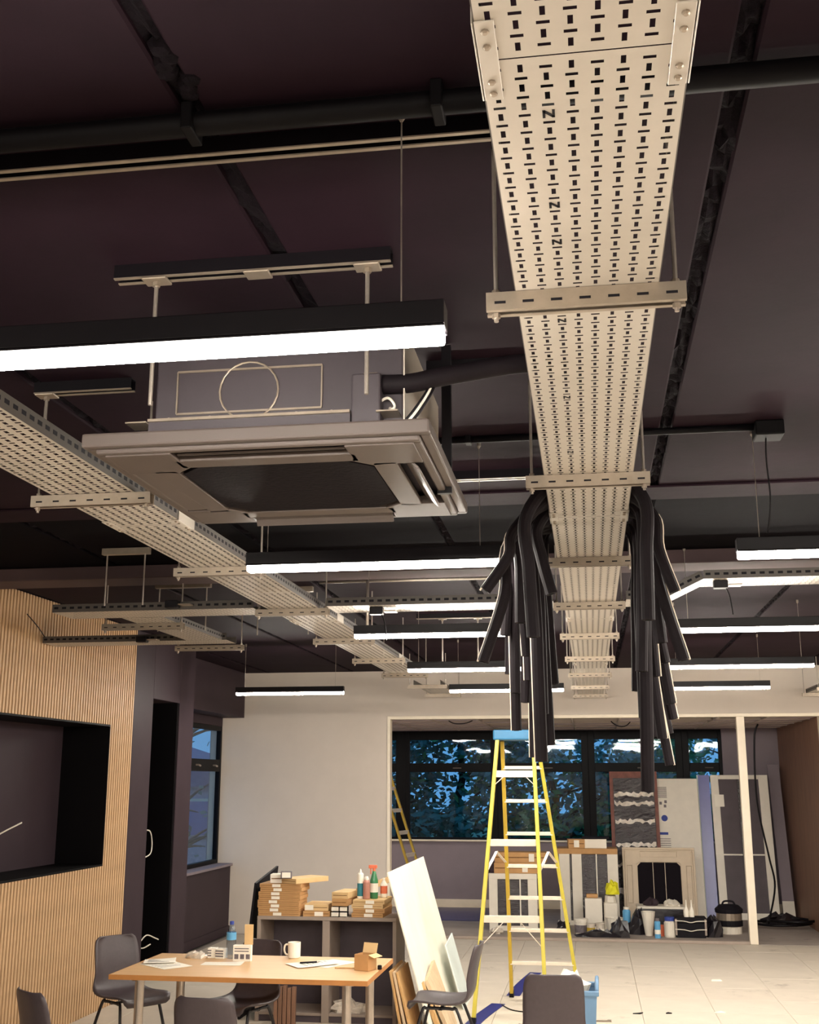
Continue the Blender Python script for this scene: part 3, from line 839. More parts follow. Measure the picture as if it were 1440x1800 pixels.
chairs = [(-3.2, 8.1, -127, 'charcoal stacking chair against the slat wall, behind the left end of the table'),
 (-2.37, 7.96, 160, 'charcoal stacking chair tucked under the far side of the table, before the cardboard boxes'),
 (-1.97, 6.28, -6, 'charcoal stacking chair with its back to the camera, in front of the table'),
 (-2.82, 6.28, -38, 'charcoal stacking chair at the bottom left corner beside the slat wall'),
 (-1.04, 8.26, 88, 'charcoal stacking chair seen from the side in front of the leaning white board'),
 (-.275, 7.27, 5, 'charcoal stacking chair with its back to the camera, hiding the blue bin')]
c0 = make_chair()
for i, (x, y, a, lb) in enumerate(chairs):
    c = c0 if i == 0 else dup(c0)
    c.location = (x, y, 0); c.rotation_euler = (0, 0, math.radians(a)); c['label'] = lb; c['group'] = 'charcoal stacking chairs'

tb = thing('table', 'beech-topped rectangular table on round steel legs', 'table', (-2.14, 7.52, 0))
MB().box(-.795, .795, -.445, .445, .702, .73).build('tabletop', 'beech', tb, bevel=.003)
ed = MB()
for s in (-1, 1):
    ed.box(-.80, .80, min(s*.445, s*.45), max(s*.445, s*.45), .701, .729); ed.box(min(s*.795, s*.80), max(s*.795, s*.80), -.445, .445, .701, .729)
ed.build('edge_band', 'beech_edge', tb)
for sx in (-1, 1):
    for sy in (-1, 1):
        L = MB().cyl(sx*.63 - (.0 if sx < 0 else -.03), sy*.37, 0, .70, .028, 16).build('leg', 'chrome', tb, smooth=False)
        MB().cyl(sx*.63 - (.0 if sx < 0 else -.03), sy*.37, .69, .702, .05, 16).build('mounting_plate', 'chrome', L)
TT = .7302
def sheet(label, x, y, w, d, rz, z=TT, name='paper_sheet', ma='paper', lines=6, cat='paper', curl=.004):
    def fn(u, v): return ((u-.5)*w, (v-.5)*d, .0015 + curl*(u*v)**2*2)
    t = thing(name, label, cat, (x, y, z), rz)
    MB().grid(fn, 5, 5).build('sheet', ma, t, solid=.001)
    q = MB()
    for k in range(lines):
        yy = d*.38 - k*d*.12; L = w*(.36 if k % 3 else .22)
        q.box(-w*.38, -w*.38+L*1.9, yy-.003, yy+.003, .0022, .0028)
    if lines: q.build('printing', 'print', t)
    return t
sheet('white sheet under an open booklet, left end of the table', -2.72, 7.46, .21, .297, .9)
sheet('open booklet lying on the left end of the table', -2.80, 7.56, .20, .16, .3, TT+.008, 'booklet')
sheet('pale sheet lying before the water bottle on the table', -2.38, 7.56, .26, .12, .05, lines=0)
sheet('white papers under a dark pen, right half of the table', -1.80, 7.62, .21, .297, -.9, TT+.004)
sheet('white sheet slid beneath the papers with the pen', -1.70, 7.68, .21, .297, -.5, TT, lines=0, curl=0)
pen = thing('pen', 'dark pen lying on the white papers', 'pen', (-1.82, 7.60, TT+.017), .5)
MB().tube([(-.06, 0, 0), (.05, 0, 0)], .006, 8).build('barrel', 'mark', pen); MB().tube([(.05, 0, 0), (.075, 0, 0)], [.006, .001], 8).build('tip', 'chrome', pen)
st_ = thing('pencil', 'thin wooden pencil beside the small cardboard box', 'pencil', (-1.56, 7.50, TT+.004), .06)
MB().tube([(-.07, 0, 0), (.06, 0, 0)], .004, 6).build('barrel', 'timber', st_); MB().tube([(.06, 0, 0), (.075, 0, 0)], [.004, .0008], 6).build('tip', 'mark', st_)
# water bottle
bt = thing('water_bottle', 'clear plastic water bottle with a pale blue label on the table', 'bottle', (-2.40, 7.80, TT))
MB().lathe([(.02,0),(.031,.004),(.032,.03),(.029,.05),(.032,.07),(.032,.12),(.031,.15),(.026,.18),(.014,.205),(.012,.215)], 18).build('body', 'clear', bt, smooth=True)
MB().lathe([(.0325,.118),(.0325,.165)], 18, cap0=False, cap1=False).build('label_band', 'sky_blue', bt, smooth=True)
MB().lathe([(.0145,.213),(.0145,.232),(.012,.234)], 14).build('cap', 'blue_print', bt)
# small boxes
for i, (x, y, rz, lb) in enumerate([(-2.53, 7.82, .1, 'small white and grey carton, left of the pair on the table'), (-2.465, 7.80, -.1, 'small striped carton, right of the pair beside the bottle')]):
    t = thing('carton', lb, 'box', (x, y, TT), rz, 'small cartons on the table')
    box(-.03, .03, -.03, .03, 0, .062).build('body', 'paper', t, bevel=.002)
    q = MB()
    for k in range(3): q.box(-.0305, -.005+i*.03, -.0308, -.03, .012+.016*k, .02+.016*k)
    q.box(-.031, -.03, -.025, .025, .01, .05)
    q.build('printing', 'print', t)
pk = thing('wall_carton', 'tall white blister carton with printed panels standing by the bottle', 'box', (-2.285, 7.70, TT), .05)
box(-.065, .055, -.02, .02, 0, .10).build('body', 'paper', pk, bevel=.002)
box(-.0, .058, .015, .02, .10, .225).build('hang_card', 'card_light', pk, bevel=.001)
q = MB()
for k in range(3): q.box(-.055+.038*k, -.028+.038*k, -.0208, -.02, .015, .045)
for k in range(2): q.box(-.055, .04, -.0208, -.02, .06+.016*k, .066+.016*k)
q.build('printing', 'print', pk)
mg = thing('mug', 'plain white mug at the back of the table', 'mug', (-1.99, 7.88, TT))
MB().lathe([(.034,0),(.041,.006),(.042,.1),(.038,.1),(.036,.012),(.001,.01)], 22, cap1=False).build('body', 'paper', mg, smooth=False)
MB().tube(smooth_path([(-.04,0,.085),(-.062,-.0,.08),(-.068,0,.05),(-.058,0,.025),(-.04,0,.02)], 5), .006, 8).build('handle', 'paper', mg, smooth=True)
cb = thing('cardboard_box', 'small open brown cardboard box at the right end of the table', 'box', (-1.43, 7.47, TT), -.35)
q = MB(); a = .05
q.box(-a, a, -a, -a+.003, 0, .095); q.box(-a, a, a-.003, a, 0, .095); q.box(-a, -a+.003, -a+.003, a-.003, 0, .095); q.box(a-.003, a, -a+.003, a-.003, 0, .095); q.box(-a, a, -a, a, 0, .003)
q.build('body', 'card', cb)
MB().box(-a, a, -.0015, .0015, 0, .06).xf(Matrix.Translation((0, a, .095)) @ Matrix.Rotation(-.3, 4, 'X')).build('flap', 'card_light', cb)
MB().box(-.0015, .0015, -a, a, 0, .045).xf(Matrix.Translation((a, 0, .095)) @ Matrix.Rotation(1.9, 4, 'Y')).build('flap', 'card_light', cb)
mk = thing('tape_reel', 'tiny black cap beside the small cardboard box', 'cap', (-1.345, 7.50, TT)); MB().lathe([(.012,0),(.014,.004),(.014,.022),(.01,.026)], 12).build('body', 'mark', mk)
def crumple(label, x, y, z, r, h, ma, name, cat, seed, n=12, sx=1, sy=1):
    rr = random.Random(seed)
    tbl = [[rr.uniform(.65, 1.15) for _ in range(n)] for _ in range(5)]
    zs = [0, .35, .7, .95]; rs = [1, 1.02, .75, .3]
    mb = MB()
    for i in range(4):
        for j in range(n):
            a = 2*PI*j/n; q = rs[i]*r*tbl[i][j]
            mb.v.append((q*math.cos(a)*sx, q*math.sin(a)*sy, 0 if i == 0 else zs[i]*h*tbl[i][(j*5) % n]))
    for i in range(3):
        for j in range(n): mb.f.append((i*n+j, i*n+(j+1)%n, (i+1)*n+(j+1)%n, (i+1)*n+j))
    mb.f.append(tuple(3*n+j for j in range(n))); mb.f.append(tuple(reversed(range(n))))
    o = mb.build(name, ma, None, loc=(x, y, z), smooth=False)
    return tag(o, label, cat)
crumple('crumpled clear wrapping on the table left of the cartons', -2.63, 7.80, TT, .06, .045, 'foil', 'plastic_wrap', 'wrapping', 3, sx=1.3)

# shelf unit with cardboard boxes
SX0, SX1, SY0, SY1 = -2.735, -1.585, 9.58, 10.02
sh = thing('shelf_unit', 'low two-bay grey shelf unit stacked with cardboard boxes, behind the table', 'shelf', ((SX0+SX1)/2, 9.8, 0))
hx = (SX1-SX0)/2
def sb(n, a, ma='shelf', **k): return MB().box(*a).build(n, ma, sh, bevel=.002, **k)
sb('top', (-hx, hx, -.22, .22, .772, .80)); sb('side_panel', (-hx, -hx+.03, -.22, .22, 0, .771)); sb('side_panel', (hx-.03, hx, -.22, .22, 0, .771))
sb('divider', (-.03, .03, -.22, .19, 0, .771)); sb('back_panel', (-hx+.03, hx-.03, .195, .215, 0, .771), 'shelf_back')
sb('bottom_shelf', (-hx+.03, -.03, -.21, .195, .05, .07)); sb('bottom_shelf', (.03, hx-.03, -.21, .195, .05, .07))
sb('middle_rail', (-hx+.03, -.03, .15, .195, .36, .40), 'shelf_back'); sb('middle_rail', (.03, hx-.03, .15, .195, .36, .40), 'shelf_back')
sb('plinth', (-hx+.03, hx-.03, -.20, -.185, 0, .05), 'shelf_back')
crumple('crumpled clear packaging on the bottom of the right shelf bay', -1.98, 9.72, .07, .14, .09, 'foil', 'plastic_wrap', 'wrapping', 5, sx=1.2, sy=.7)
tw = thing('slat_bundle', 'bundle of brown wooden slats standing under the table', 'timber', (-2.45, 9.45, 0))
for k in range(5):
    MB().box(-.09+.036*k, -.06+.036*k, -.02, .02, 0, .28+.008*(k % 3)).build('slat', 'oak_wall', tw, bevel=.002)
ZS = .80
flat = []
def flat_box(label, x, y, z, w, d, h, rz, ma='card', group=None, name='cardboard_box', lab=True, lx=0.):
    t = thing(name, label, 'box', (x, y, z), rz, group)
    box(-w/2, w/2, -d/2, d/2, 0, h).build('carton', ma, t, bevel=.002)
    q = MB(); q.box(-w/2+.01, w/2-.01, -d/2-.0012, -d/2-.0002, h*.46, h*.56)
    q.build('seam', 'card_edge', t)
    if lab: MB().box(lx-.035, lx+.035, -d/2-.0022, -d/2-.0012, h*.12, h*.88).build('label_sticker', 'paper', t)
    return t
od = ['lowest', 'second from bottom', 'third from bottom', 'fourth from bottom', 'fifth from bottom', 'sixth from bottom', 'seventh from bottom', 'topmost']
z = ZS
for k in range(8):
    h = .0315
    flat_box('flat brown carton, %s in the tall left stack on the shelf unit' % od[k], -2.56 + random.uniform(-.006, .006) + (.012 if k > 5 else 0), 9.72, z + .0005, .35, .27, h-.001, random.uniform(-.02, .02), group='flat cartons in the left stack', lx=-.03 + random.uniform(-.02, .02)); z += h
flat_box('long pale carton lying slanted across the top of the left stack', -2.40, 9.77, z+.001, .20, .40, .04, -.5, 'card_light', lab=False)
z2 = z + .001
flat_box('small grey printed carton on top of the left stack, left one', -2.585, 9.68, z2, .13, .12, .07, .1, 'paper', name='printed_carton', lab=False)
t = flat_box('small dark printed carton beside the grey one on the left stack', -2.5, 9.585, z2+.042, .09, .06, .055, .2, 'print', name='printed_carton')
# middle
flat_box('brown carton, lower one of the middle pile on the shelf unit', -2.255, 9.72, ZS+.0005, .22, .26, .042, .08, lx=.02)
flat_box('pale wedge-topped carton on the middle pile of the shelf unit', -2.25, 9.74, ZS+.044, .20, .28, .05, .02, 'card_light', lx=-.06)
for k in range(2):
    for j in range(2):
        t = flat_box('small black and white carton on the shelf unit, %s %s of four' % (['lower', 'upper'][k], ['left', 'right'][j]), -2.085 + .06*j, 9.64, ZS+.0005+.042*k, .055, .1, .04, 0, 'mark', 'small black and white cartons', name='small_carton')
flat_box('brown carton resting on the small black cartons', -2.035, 9.72, ZS+.0865, .13, .3, .055, -.1, 'card', lab=False)
flat_box('pale carton on top of the small black cartons', -2.03, 9.74, ZS+.1425, .14, .32, .05, -.12, 'card_light', lab=False)
z = ZS
for k in range(4):
    h = .034
    flat_box('flat carton, %s in the right stack on the shelf unit' % ['lowest', 'second from bottom', 'third from bottom', 'topmost'][k], -1.82 + .008*(k % 2), 9.77, z+.0005, .26, .36, h-.001, -.03 + .02*(k % 2), 'card_light' if k > 1 else 'card', 'flat cartons in the right stack', lx=.01); z += h
zr = z + .001
# bottles on the right stack
b = thing('sealant_tube', 'white and teal sealant tube standing on the right carton stack', 'bottle', (-1.90, 9.68, zr))
MB().lathe([(.025,0),(.026,.005),(.026,.19),(.02,.2)], 14).build('barrel', 'paper', b, smooth=False); MB().lathe([(.0265,.02),(.0265,.12)], 14, cap0=False, cap1=False).build('label_band', 'teal', b)
MB().lathe([(.012,.2),(.005,.23)], 10).build('nozzle', 'paper', b)
b = thing('spray_can', 'salmon pink aerosol can between the sealant tube and the green spray bottle', 'bottle', (-1.845, 9.66, zr))
MB().lathe([(.028,0),(.029,.004),(.029,.13),(.02,.148)], 16).build('can', 'pink', b); MB().lathe([(.019,.148),(.019,.16),(.012,.175)], 12).build('cap', 'paper', b)
b = thing('spray_bottle', 'spray bottle of green liquid with an orange trigger on the right stack', 'bottle', (-1.79, 9.70, zr))
MB().lathe([(.03,0),(.033,.006),(.033,.14),(.016,.2),(.013,.215)], 16).build('bottle', 'green', b, smooth=True)
MB().lathe([(.034,.05),(.034,.12)], 16, cap0=False, cap1=False).build('label_band', 'paper', b, smooth=True)
hd = MB(); hd.box(-.045, .025, -.012, .012, .235, .262); hd.lathe([(.014,.213),(.014,.236)], 10); hd.build('head', 'orange', b, bevel=.004)
MB().box(-.032, -.024, -.008, .008, .19, .236).build('trigger', 'orange', b)
b = thing('spray_bottle', 'small red-labelled bottle behind the green spray bottle', 'bottle', (-1.73, 9.82, zr))
MB().lathe([(.028,0),(.03,.005),(.03,.1),(.012,.13),(.012,.15)], 14).build('bottle', 'paper', b); MB().lathe([(.0305,.03),(.0305,.09)], 14, cap0=False, cap1=False).build('label_band', 'orange', b)
lb = thing('long_carton', 'long pale carton sloping up behind the bottles to the white board', 'box', (-1.76, 9.93, zr), 0)
MB().box(-.22, .22, -.04, .04, 0, .05).xf(Matrix.Rotation(-.35, 4, 'Y') @ Matrix.Rotation(.5, 4, 'Z')).build('carton', 'card_light', lb, bevel=.003, loc=(0, 0, .085))

def plank(name, label, cat, corners, th, ma, group=None):
    """A board given by its four face corners (near-bottom, far-bottom, far-top, near-top) and a thickness."""
    p = [Vector(c) for c in corners]; n = (p[1]-p[0]).cross(p[3]-p[0]).normalized()*th
    o0 = p[0].copy()
    mb = MB().hexa([p[0]-o0, p[1]-o0, p[2]-o0, p[3]-o0, p[0]-o0-n, p[1]-o0-n, p[2]-o0-n, p[3]-o0-n])
    o = mb.build(name, ma, None, bevel=.002, loc=o0); return tag(o, label, cat, group)
plank('white_board', 'large smeared white board leaning on the shelf unit end', 'board', [(-1.22, 9.07, .0), (-1.22, 11.0, 0), (-1.565, 11.0, 1.19), (-1.565, 9.07, 1.19)], .012, 'white_board')
plank('wooden_board', 'pale brown board edge leaning low against the white board', 'board', [(-1.12, 9.35, 0), (-1.12, 9.75, 0), (-1.30, 9.75, .47), (-1.30, 9.35, .38)], .03, 'ply')
plank('wooden_board', 'narrow timber batten leaning on the white board, nearest its front edge', 'board', [(-1.165, 9.22, 0), (-1.165, 9.30, 0), (-1.325, 9.30, .38), (-1.325, 9.22, .38)], .03, 'timber')
plank('pale_blue_board', 'pale blue sheet leaning at the far end of the white board', 'board', [(-1.12, 10.3, 0), (-1.12, 10.8, 0), (-1.28, 10.8, .55), (-1.28, 10.35, .5)], .012, 'pale_blue')
for k, (dx, h, ma) in enumerate([(0, .50, 'timber'), (.022, .49, 'ply'), (.044, .485, 'timber')]):
    plank('timber_panel', 'wooden panel edge standing between shelf unit and white board, %s of three' % ['leftmost', 'middle', 'rightmost'][k], 'board',
          [(-1.42+dx*1.5, 8.95+.02*k, 0), (-1.42+dx*1.5, 9.5, 0), (-1.52+dx, 9.5, h), (-1.52+dx, 8.95+.02*k, h)], .016, ma, 'wooden panels beside the shelf unit')
o = plank('monitor_board', 'black board leaning on the left end of the shelf unit', 'board', [(-2.87, 9.62, 0), (-2.87, 10.3, 0), (-2.76, 10.3, 1.14), (-2.76, 9.62, 1.05)], .02, 'mark')

# recycling bin with white rubbish
bn = thing('recycling_bin', 'light blue plastic bin heaped with white rubbish behind the right chair', 'bin', (-.18, 8.95, 0))
def ring(w, d, z): return [(-w/2, -d/2, z), (w/2, -d/2, z), (w/2, d/2, z), (-w/2, d/2, z)]
q = MB(); q.v += ring(.28, .34, 0) + ring(.33, .40, .40) + ring(.31, .38, .40) + ring(.27, .33, .02)
for a in (0, 4, 8):
    for j in range(4): q.f.append((a+j, a+(j+1) % 4, a+4+(j+1) % 4, a+4+j))
q.f += [(3,2,1,0), (12,13,14,15)]
q.build('bin_body', 'bin_blue', bn, bevel=.006)
q = MB()
for s in (-1, 1):
    q.box(-.18, .18, min(s*.215, s*.185), max(s*.215, s*.185), .395, .43); q.box(min(s*.18, s*.15), max(s*.18, s*.15), -.185, .185, .395, .43)
q.build('rim', 'bin_blue', bn, bevel=.008)
MB().tube(smooth_path([(.165, -.17, .425), (.168, -.12, .47), (.168, 0, .485), (.168, .12, .47), (.165, .17, .425)], 5), .014, 8).build('handle', 'bin_blue', bn, smooth=True)
crumple('white rubbish heaped in the light blue bin', -.20, 8.95, .40, .145, .14, 'paper', 'rubbish', 'rubbish', 9, sx=1, sy=1.2)
# blue vinyl strips and cable on the floor
def strip(label, pts, w):
    mb = MB(); pp = smooth_path([Vector((*p, 0)) for p in pts], 6)
    L = []; R = []
    for i, p in enumerate(pp):
        t = (pp[min(i+1, len(pp)-1)] - pp[max(i-1, 0)]).normalized(); n = Vector((-t.y, t.x, 0))*w/2
        L.append(p+n); R.append(p-n)
    for i in range(len(pp)-1):
        mb.hexa([L[i], R[i], R[i+1], L[i+1], L[i]+Vector((0,0,.003)), R[i]+Vector((0,0,.003)), R[i+1]+Vector((0,0,.003)), L[i+1]+Vector((0,0,.003))])
    o = mb.build('floor_strip', 'strip_blue', None, loc=(0, 0, .0003)); return tag(o, label, 'tape', 'blue floor strips')
strip('dark blue vinyl strip on the floor in front of the ladder', [(-1.02, 9.45), (-.97, 9.95), (-.86, 10.6)], .12)
strip('dark blue vinyl strip on the floor behind the ladder leg', [(-.76, 11.0), (-.71, 11.6), (-.62, 12.3)], .12)
cable('thin black cable lying on the floor behind the right chairs', [(-.83, 10.55, .005), (-.72, 10.32, .005), (-.55, 10.25, .005), (-.40, 10.33, .005)], .005)
def debris(label, x, y, pts, ma, h=.008):
    o = MB().prism(pts, 0, h).build('floor_scrap', ma, None, loc=(x, y, .0002)); tag(o, label, 'scrap')
debris('grey bracket-like scrap on the floor right of the blue bin', .03, 10.0, [(-.06,-.03),(.06,-.03),(.06,.03),(.03,.03),(.03,-.005),(-.06,-.005)], 'galv')
debris('tiny black offcut on the pale floor', .31, 10.35, [(-.04,-.02),(.02,-.02),(.045,.03),(.0,.0)], 'mark')
debris('tiny dark chip on the pale floor right of the offcut', .56, 10.4, [(-.02,-.02),(.03,-.01),(.0,.02)], 'mark')
debris('white paper scrap on the floor beside the threshold', 1.12, 12.1, [(-.05,-.04),(.05,-.03),(.04,.04),(-.04,.03)], 'paper')
debris('white plastic offcut where two floor joints meet', .98, 10.5, [(-.04,-.03),(.05,-.02),(.02,.03)], 'paper')

# cable tails on the left wall
cable('bent white cable tail sticking out of the wall recess', [(XL-.43, 8.2, 1.32), (XL-.36, 8.2, 1.36), (XL-.30, 8.22, 1.31), (XL-.25, 8.25, 1.45), (XL-.2, 8.6, 1.56)], .006, 'pvc')
cable('white cable loop inside the black doorway, halfway up', [(XL-.02, 10.71, 1.42), (XL-.03, 10.86, 1.40), (XL-.03, 10.92, 1.30), (XL-.02, 10.87, 1.20), (XL-.02, 10.71, 1.17)], .006, 'pvc')
cable('white cable loop near the floor of the black doorway', [(XL-.02, 10.71, .42), (XL-.03, 10.9, .46), (XL-.02, 11.1, .41), (XL-.01, 11.16, .39)], .006, 'pvc')
cable('second white cable under the loop near the doorway floor', [(XL-.02, 10.71, .37), (XL-.03, 10.85, .355), (XL-.02, 10.98, .37)], .006, 'pvc')
cable('dark coiled cable on the floor at the foot of the slat wall', [(-3.35, 9.9, .006), (-3.1, 9.75, .006), (-2.95, 9.9, .006), (-3.15, 10.05, .006), (-3.3, 9.85, .006), (-3.0, 9.65, .02), (-2.9, 9.8, .006)], .006)
cable('loose wire end poking from the end tray at the slat wall', [(-4.11, 8.3, 2.935), (-4.08, 8.1, 3.0), (-4.1, 7.95, 3.08)], .004)

# ------------------------------------------------------------------ step ladder
LA = thing('step_ladder', 'yellow fibreglass step ladder with blue top cap standing open', 'ladder', (-.6, 10.2, 0))
lo = Vector((-.6, 10.2, 0))
def lp(x, y, z): return Vector((x, y, z)) - lo
nA0, nA1 = lp(-.993, 9.75, 0), lp(-.79, 10.10, 2.22)
nB0, nB1 = lp(-.415, 9.78, 0), lp(-.485, 10.12, 2.22)
fC0, fC1 = lp(-.768, 10.96, 0), lp(-.765, 10.30, 2.22)
fD0, fD1 = lp(-.17, 10.97, 0), lp(-.46, 10.32, 2.22)
for a, b_, n, ma in ((nA0, nA1, 'rail', 'yellow'), (nB0, nB1, 'rail', 'yellow'), (fC0, fC1, 'rail', 'amber'), (fD0, fD1, 'rail', 'yellow')):
    r_ = MB().bar(a, b_, .075, .03, side=(0, 1, 0))
    r_.build(n, ma, LA, bevel=.003)
    MB().bar(a+Vector((0,0,0)), a+(b_-a)*.02, .085, .04, side=(0,1,0)).build('foot', 'lamp_black', LA)
def on(a, b_, z): return a + (b_-a)*(z/2.22)
for k, z in enumerate((1.93, 1.37, .775)):
    a, b_ = on(nA0, nA1, z), on(nB0, nB1, z)
    MB().bar(a, b_, .03, .055, side=(0, 1, 0)).build('brace_bar', 'alu', LA, bevel=.002)
    if k != 1:
        ln_ = .10 if k == 0 else .22
        for p, q, s in ((a, nA0, 1), (b_, nB0, -1)):
            lo_ = p + (q-p).normalized()*ln_
            MB().bar(lo_, p + Vector((s*ln_*.8, 0, -.02)), .018, .006, side=(0, 1, 0)).build('diagonal_brace', 'alu', LA)
for z in (.30, .585, .865, 1.14, 1.42, 1.70, 1.985):
    a, b_ = on(fC0, fC1, z), on(fD0, fD1, z)
    MB().bar(a, b_, .075, .028, side=(0, 1, 0)).build('step', 'alu', LA, bevel=.002)
for (n0, n1, f0, f1) in ((nA0, nA1, fC0, fC1), (nB0, nB1, fD0, fD1)):
    a, b_ = on(n0, n1, 1.14), on(f0, f1, 1.16); mpt = (a+b_)/2 + Vector((0, 0, .13))
    MB().bar(a, mpt, .022, .006, side=(1, 0, 0)).build('spreader_arm', 'alu', LA); MB().bar(mpt, b_, .022, .006, side=(1, 0, 0)).build('spreader_arm', 'alu', LA)
MB().box(-.225, .165, -.15, .19, 2.215, 2.30).build('top_cap', 'cap_blue', LA, bevel=.012)
MB().box(-.10, .05, -.08, .1, 2.299, 2.303).build('tool_slot', 'mark', LA)

# ================================================================== BACK ROOM CONTENTS
def wrapped_crate(label, x0, x1, y0, y1, h, stiles, top='card', name='wrapped_crate'):
    t = thing(name, label, 'crate', ((x0+x1)/2, (y0+y1)/2, 0)); w = (x1-x0)/2; d = (y1-y0)/2
    box(-w+.03, w-.03, -d+.03, d, .02, h-.07).build('wrapped_load', 'wrap', t, bevel=.01)
    box(-w, w, -d, d, h-.07, h).build('top_board', top, t, bevel=.004)
    for (a, b) in stiles: box(a-(x0+x1)/2, b-(x0+x1)/2, -d, -d+.03, 0, h-.07).build('stile', 'pvc', t, bevel=.004)
    box(-w, w, -d-.002, -d+.03, 0, .06).build('bottom_rail', 'pvc', t, bevel=.004)
    for x in (-w*.25, w*.3):
        box(x-.008, x+.008, -d-.003, -d+.028, .06, h-.07).build('strap', 'pvc', t)
    return t
wrapped_crate('white framed wrapped crate standing behind the ladder', -1.36, -.74, 15.55, 16.0, .70, [(-1.36, -1.25), (-.86, -.74)], 'pvc')
wrapped_crate('taller wrapped crate with brown cardboard top, right of the ladder', -.50, .31, 16.25, 16.75, .98, [(-.47, -.33), (-.30, -.17), (.17, .31)])
flat_box('brown cardboard box with white paper on the crate behind the ladder', -1.0, 15.75, .70, .6, .3, .13, .05, lx=.1)
flat_box('second cardboard box on the crate behind the ladder', -.95, 15.78, .8305, .66, .3, .13, -.04, 'card', lx=.15)
flat_box('small brown box on the taller crate', -.24, 16.4, .98, .22, .2, .12, .1, 'card', lx=.0)
tt = thing('tray_box', 'white box in a black lidded tray on the taller crate', 'box', (.02, 16.45, .98))
box(-.15, .15, -.1, .1, 0, .12).build('box', 'paper', tt, bevel=.003); box(-.18, .19, -.12, .12, .121, .15).build('lid', 'mark', tt, bevel=.01)
crumple('dark padded bundle lying on the crate behind the ladder', -1.28, 15.72, .70, .13, .14, 'charcoal', 'dust_sheet', 'cloth', 21)

def lean(name, label, cat, x0, x1, yb, yt, h):
    """Empty for a panel leaning back: local X across, local Z up the panel, front face at -Y."""
    t = thing(name, label, cat, ((x0+x1)/2, yb, 0)); t.rotation_euler = (-math.atan2(yt-yb, h), 0, 0)
    return t, (x1-x0)/2, math.hypot(h, yt-yb)
t, w, L = lean('wrapped_sheet', 'tall rust-edged panel wrapped in black film, leaning under the window', 'panel', .255, .93, 16.95, 17.35, 2.0)
box(-w, w, -.0, .05, 0, L).build('panel', 'rust', t, bevel=.004)
def wf_(u, v): 
    return (-w+.05+(2*w-.1)*u, -.012 - .012*abs(math.sin(9*v+3*u)) - random.uniform(0, .012), .06+(L-.16)*v)
MB().grid(wf_, 10, 60).build('stretch_film', 'wrap', t)
for k, z in enumerate((.35, .7, .98, 1.3, 1.55, 1.68)):  # pale strips paint the highlights on the wrinkled film
    q = MB(); 
    def bf(u, v, z=z): return (-w+.06+(2*w-.12)*u, -.034 - random.uniform(0, .008), z + .05*v + random.uniform(-.022, .022))
    q.grid(bf, 16, 1); q.build('film_highlight', 'foil', t, label='pale painted highlight on a fold of the film')
t, w, L = lean('radiator_panel', 'white boxed panel with blue and grey printing leaning under the window', 'panel', .80, 1.50, 17.05, 17.4, 1.9)
box(-w, w, 0, .09, 0, L).build('panel', 'pvc', t, bevel=.008); box(-w+.02, -w+.05, -.004, .001, .1, L-.03).build('edge_trim', 'white_trim', t)
q = MB()
for k in range(9): q.box(-w+.08, -w+.26, -.003, -.0005, L-.13-.018*k, L-.122-.018*k)
for k in range(10): q.box(-w+.10, -w+.28, -.003, -.0005, L-.85-.03*k, L-.842-.03*k)
for (x, z) in ((-.27, -.33), (-.2, -.33), (-.13, -.31), (-.26, -.40), (-.14, -.37)): q.box(x, x+.035, -.003, -.0005, L+z-.04, L+z)
q.build('printing', 'print', t)['kind'] = 'stuff'
MB().lathe([(.001, 0), (.045, 0)], 14, cap0=False, cap1=False).xf(Matrix.Translation((-.14, -.003, L-.56)) @ Matrix.Rotation(PI/2, 4, 'X')).build('round_emblem', 'blue_print', t, label='round blue printed emblem')
box(-.28, -.10, -.003, -.0005, L-.79, L-.755).build('printed_band', 'blue_print', t, label='blue printed band')
# spare cassette panel standing on edge
ps = thing('spare_fascia_panel', 'square beige air conditioner fascia standing on edge by the window', 'panel', (.865, 16.62, .50))
ps.rotation_euler = (math.radians(-98), 0, 0); ps.scale = (1.0, 1.0, 1.0)
panel_parts(ps, 'beige', 'grille', flaps=(.02, .02, .02, .02), bars=True, back='beige', ch=.045)
# framed doors
t, w, L = lean('framed_door_leaf', 'white framed dark door leaf leaning at the right of the windows', 'panel', 1.70, 2.50, 17.2, 17.55, 1.95)
box(-w+.09, w-.11, .015, .05, .08, L-.06).build('dark_infill', 'shelf_back', t)
box(-w, -w+.11, 0, .06, 0, L).build('stile', 'pvc', t, bevel=.004); box(w-.13, w, 0, .06, 0, L).build('stile', 'pvc', t, bevel=.004)
box(-w+.11, w-.13, 0, .06, L-.06, L).build('top_rail', 'pvc', t, bevel=.004); box(-w+.11, w-.13, 0, .06, 0, .09).build('bottom_rail', 'pvc', t, bevel=.004)
box(-.03, .0, .0, .06, .09, L-.06).build('middle_stile', 'wrap', t); box(-w+.11, w-.13, .008, .016, .86, .88).build('strap', 'pvc', t)
box(-w+.04, -w+.17, -.003, 0, L-.45, L-.28).build('label_sticker', 'paper', t)
t, w, L = lean('film_covered_sheet', 'blue film covered sheet leaning between white panel and framed door leaf', 'panel', 1.53, 1.69, 17.3, 17.6, 1.95)
box(-w, w, 0, .02, 0, L).build('sheet', 'lavender', t, bevel=.003); box(-w-.02, -w, -.004, .024, 0, L).build('edge_strip', 'pale_blue', t)
t, w, L = lean('grey_board', 'narrow grey board leaning in the back corner by the brown wall', 'board', 2.56, 2.72, 17.3, 17.9, 2.1)
box(-w, w, 0, .02, 0, L).build('board', 'grey_wall', t); box(-w, w, -.002, .0, 0, .25).build('foot_strip', 'pvc', t)

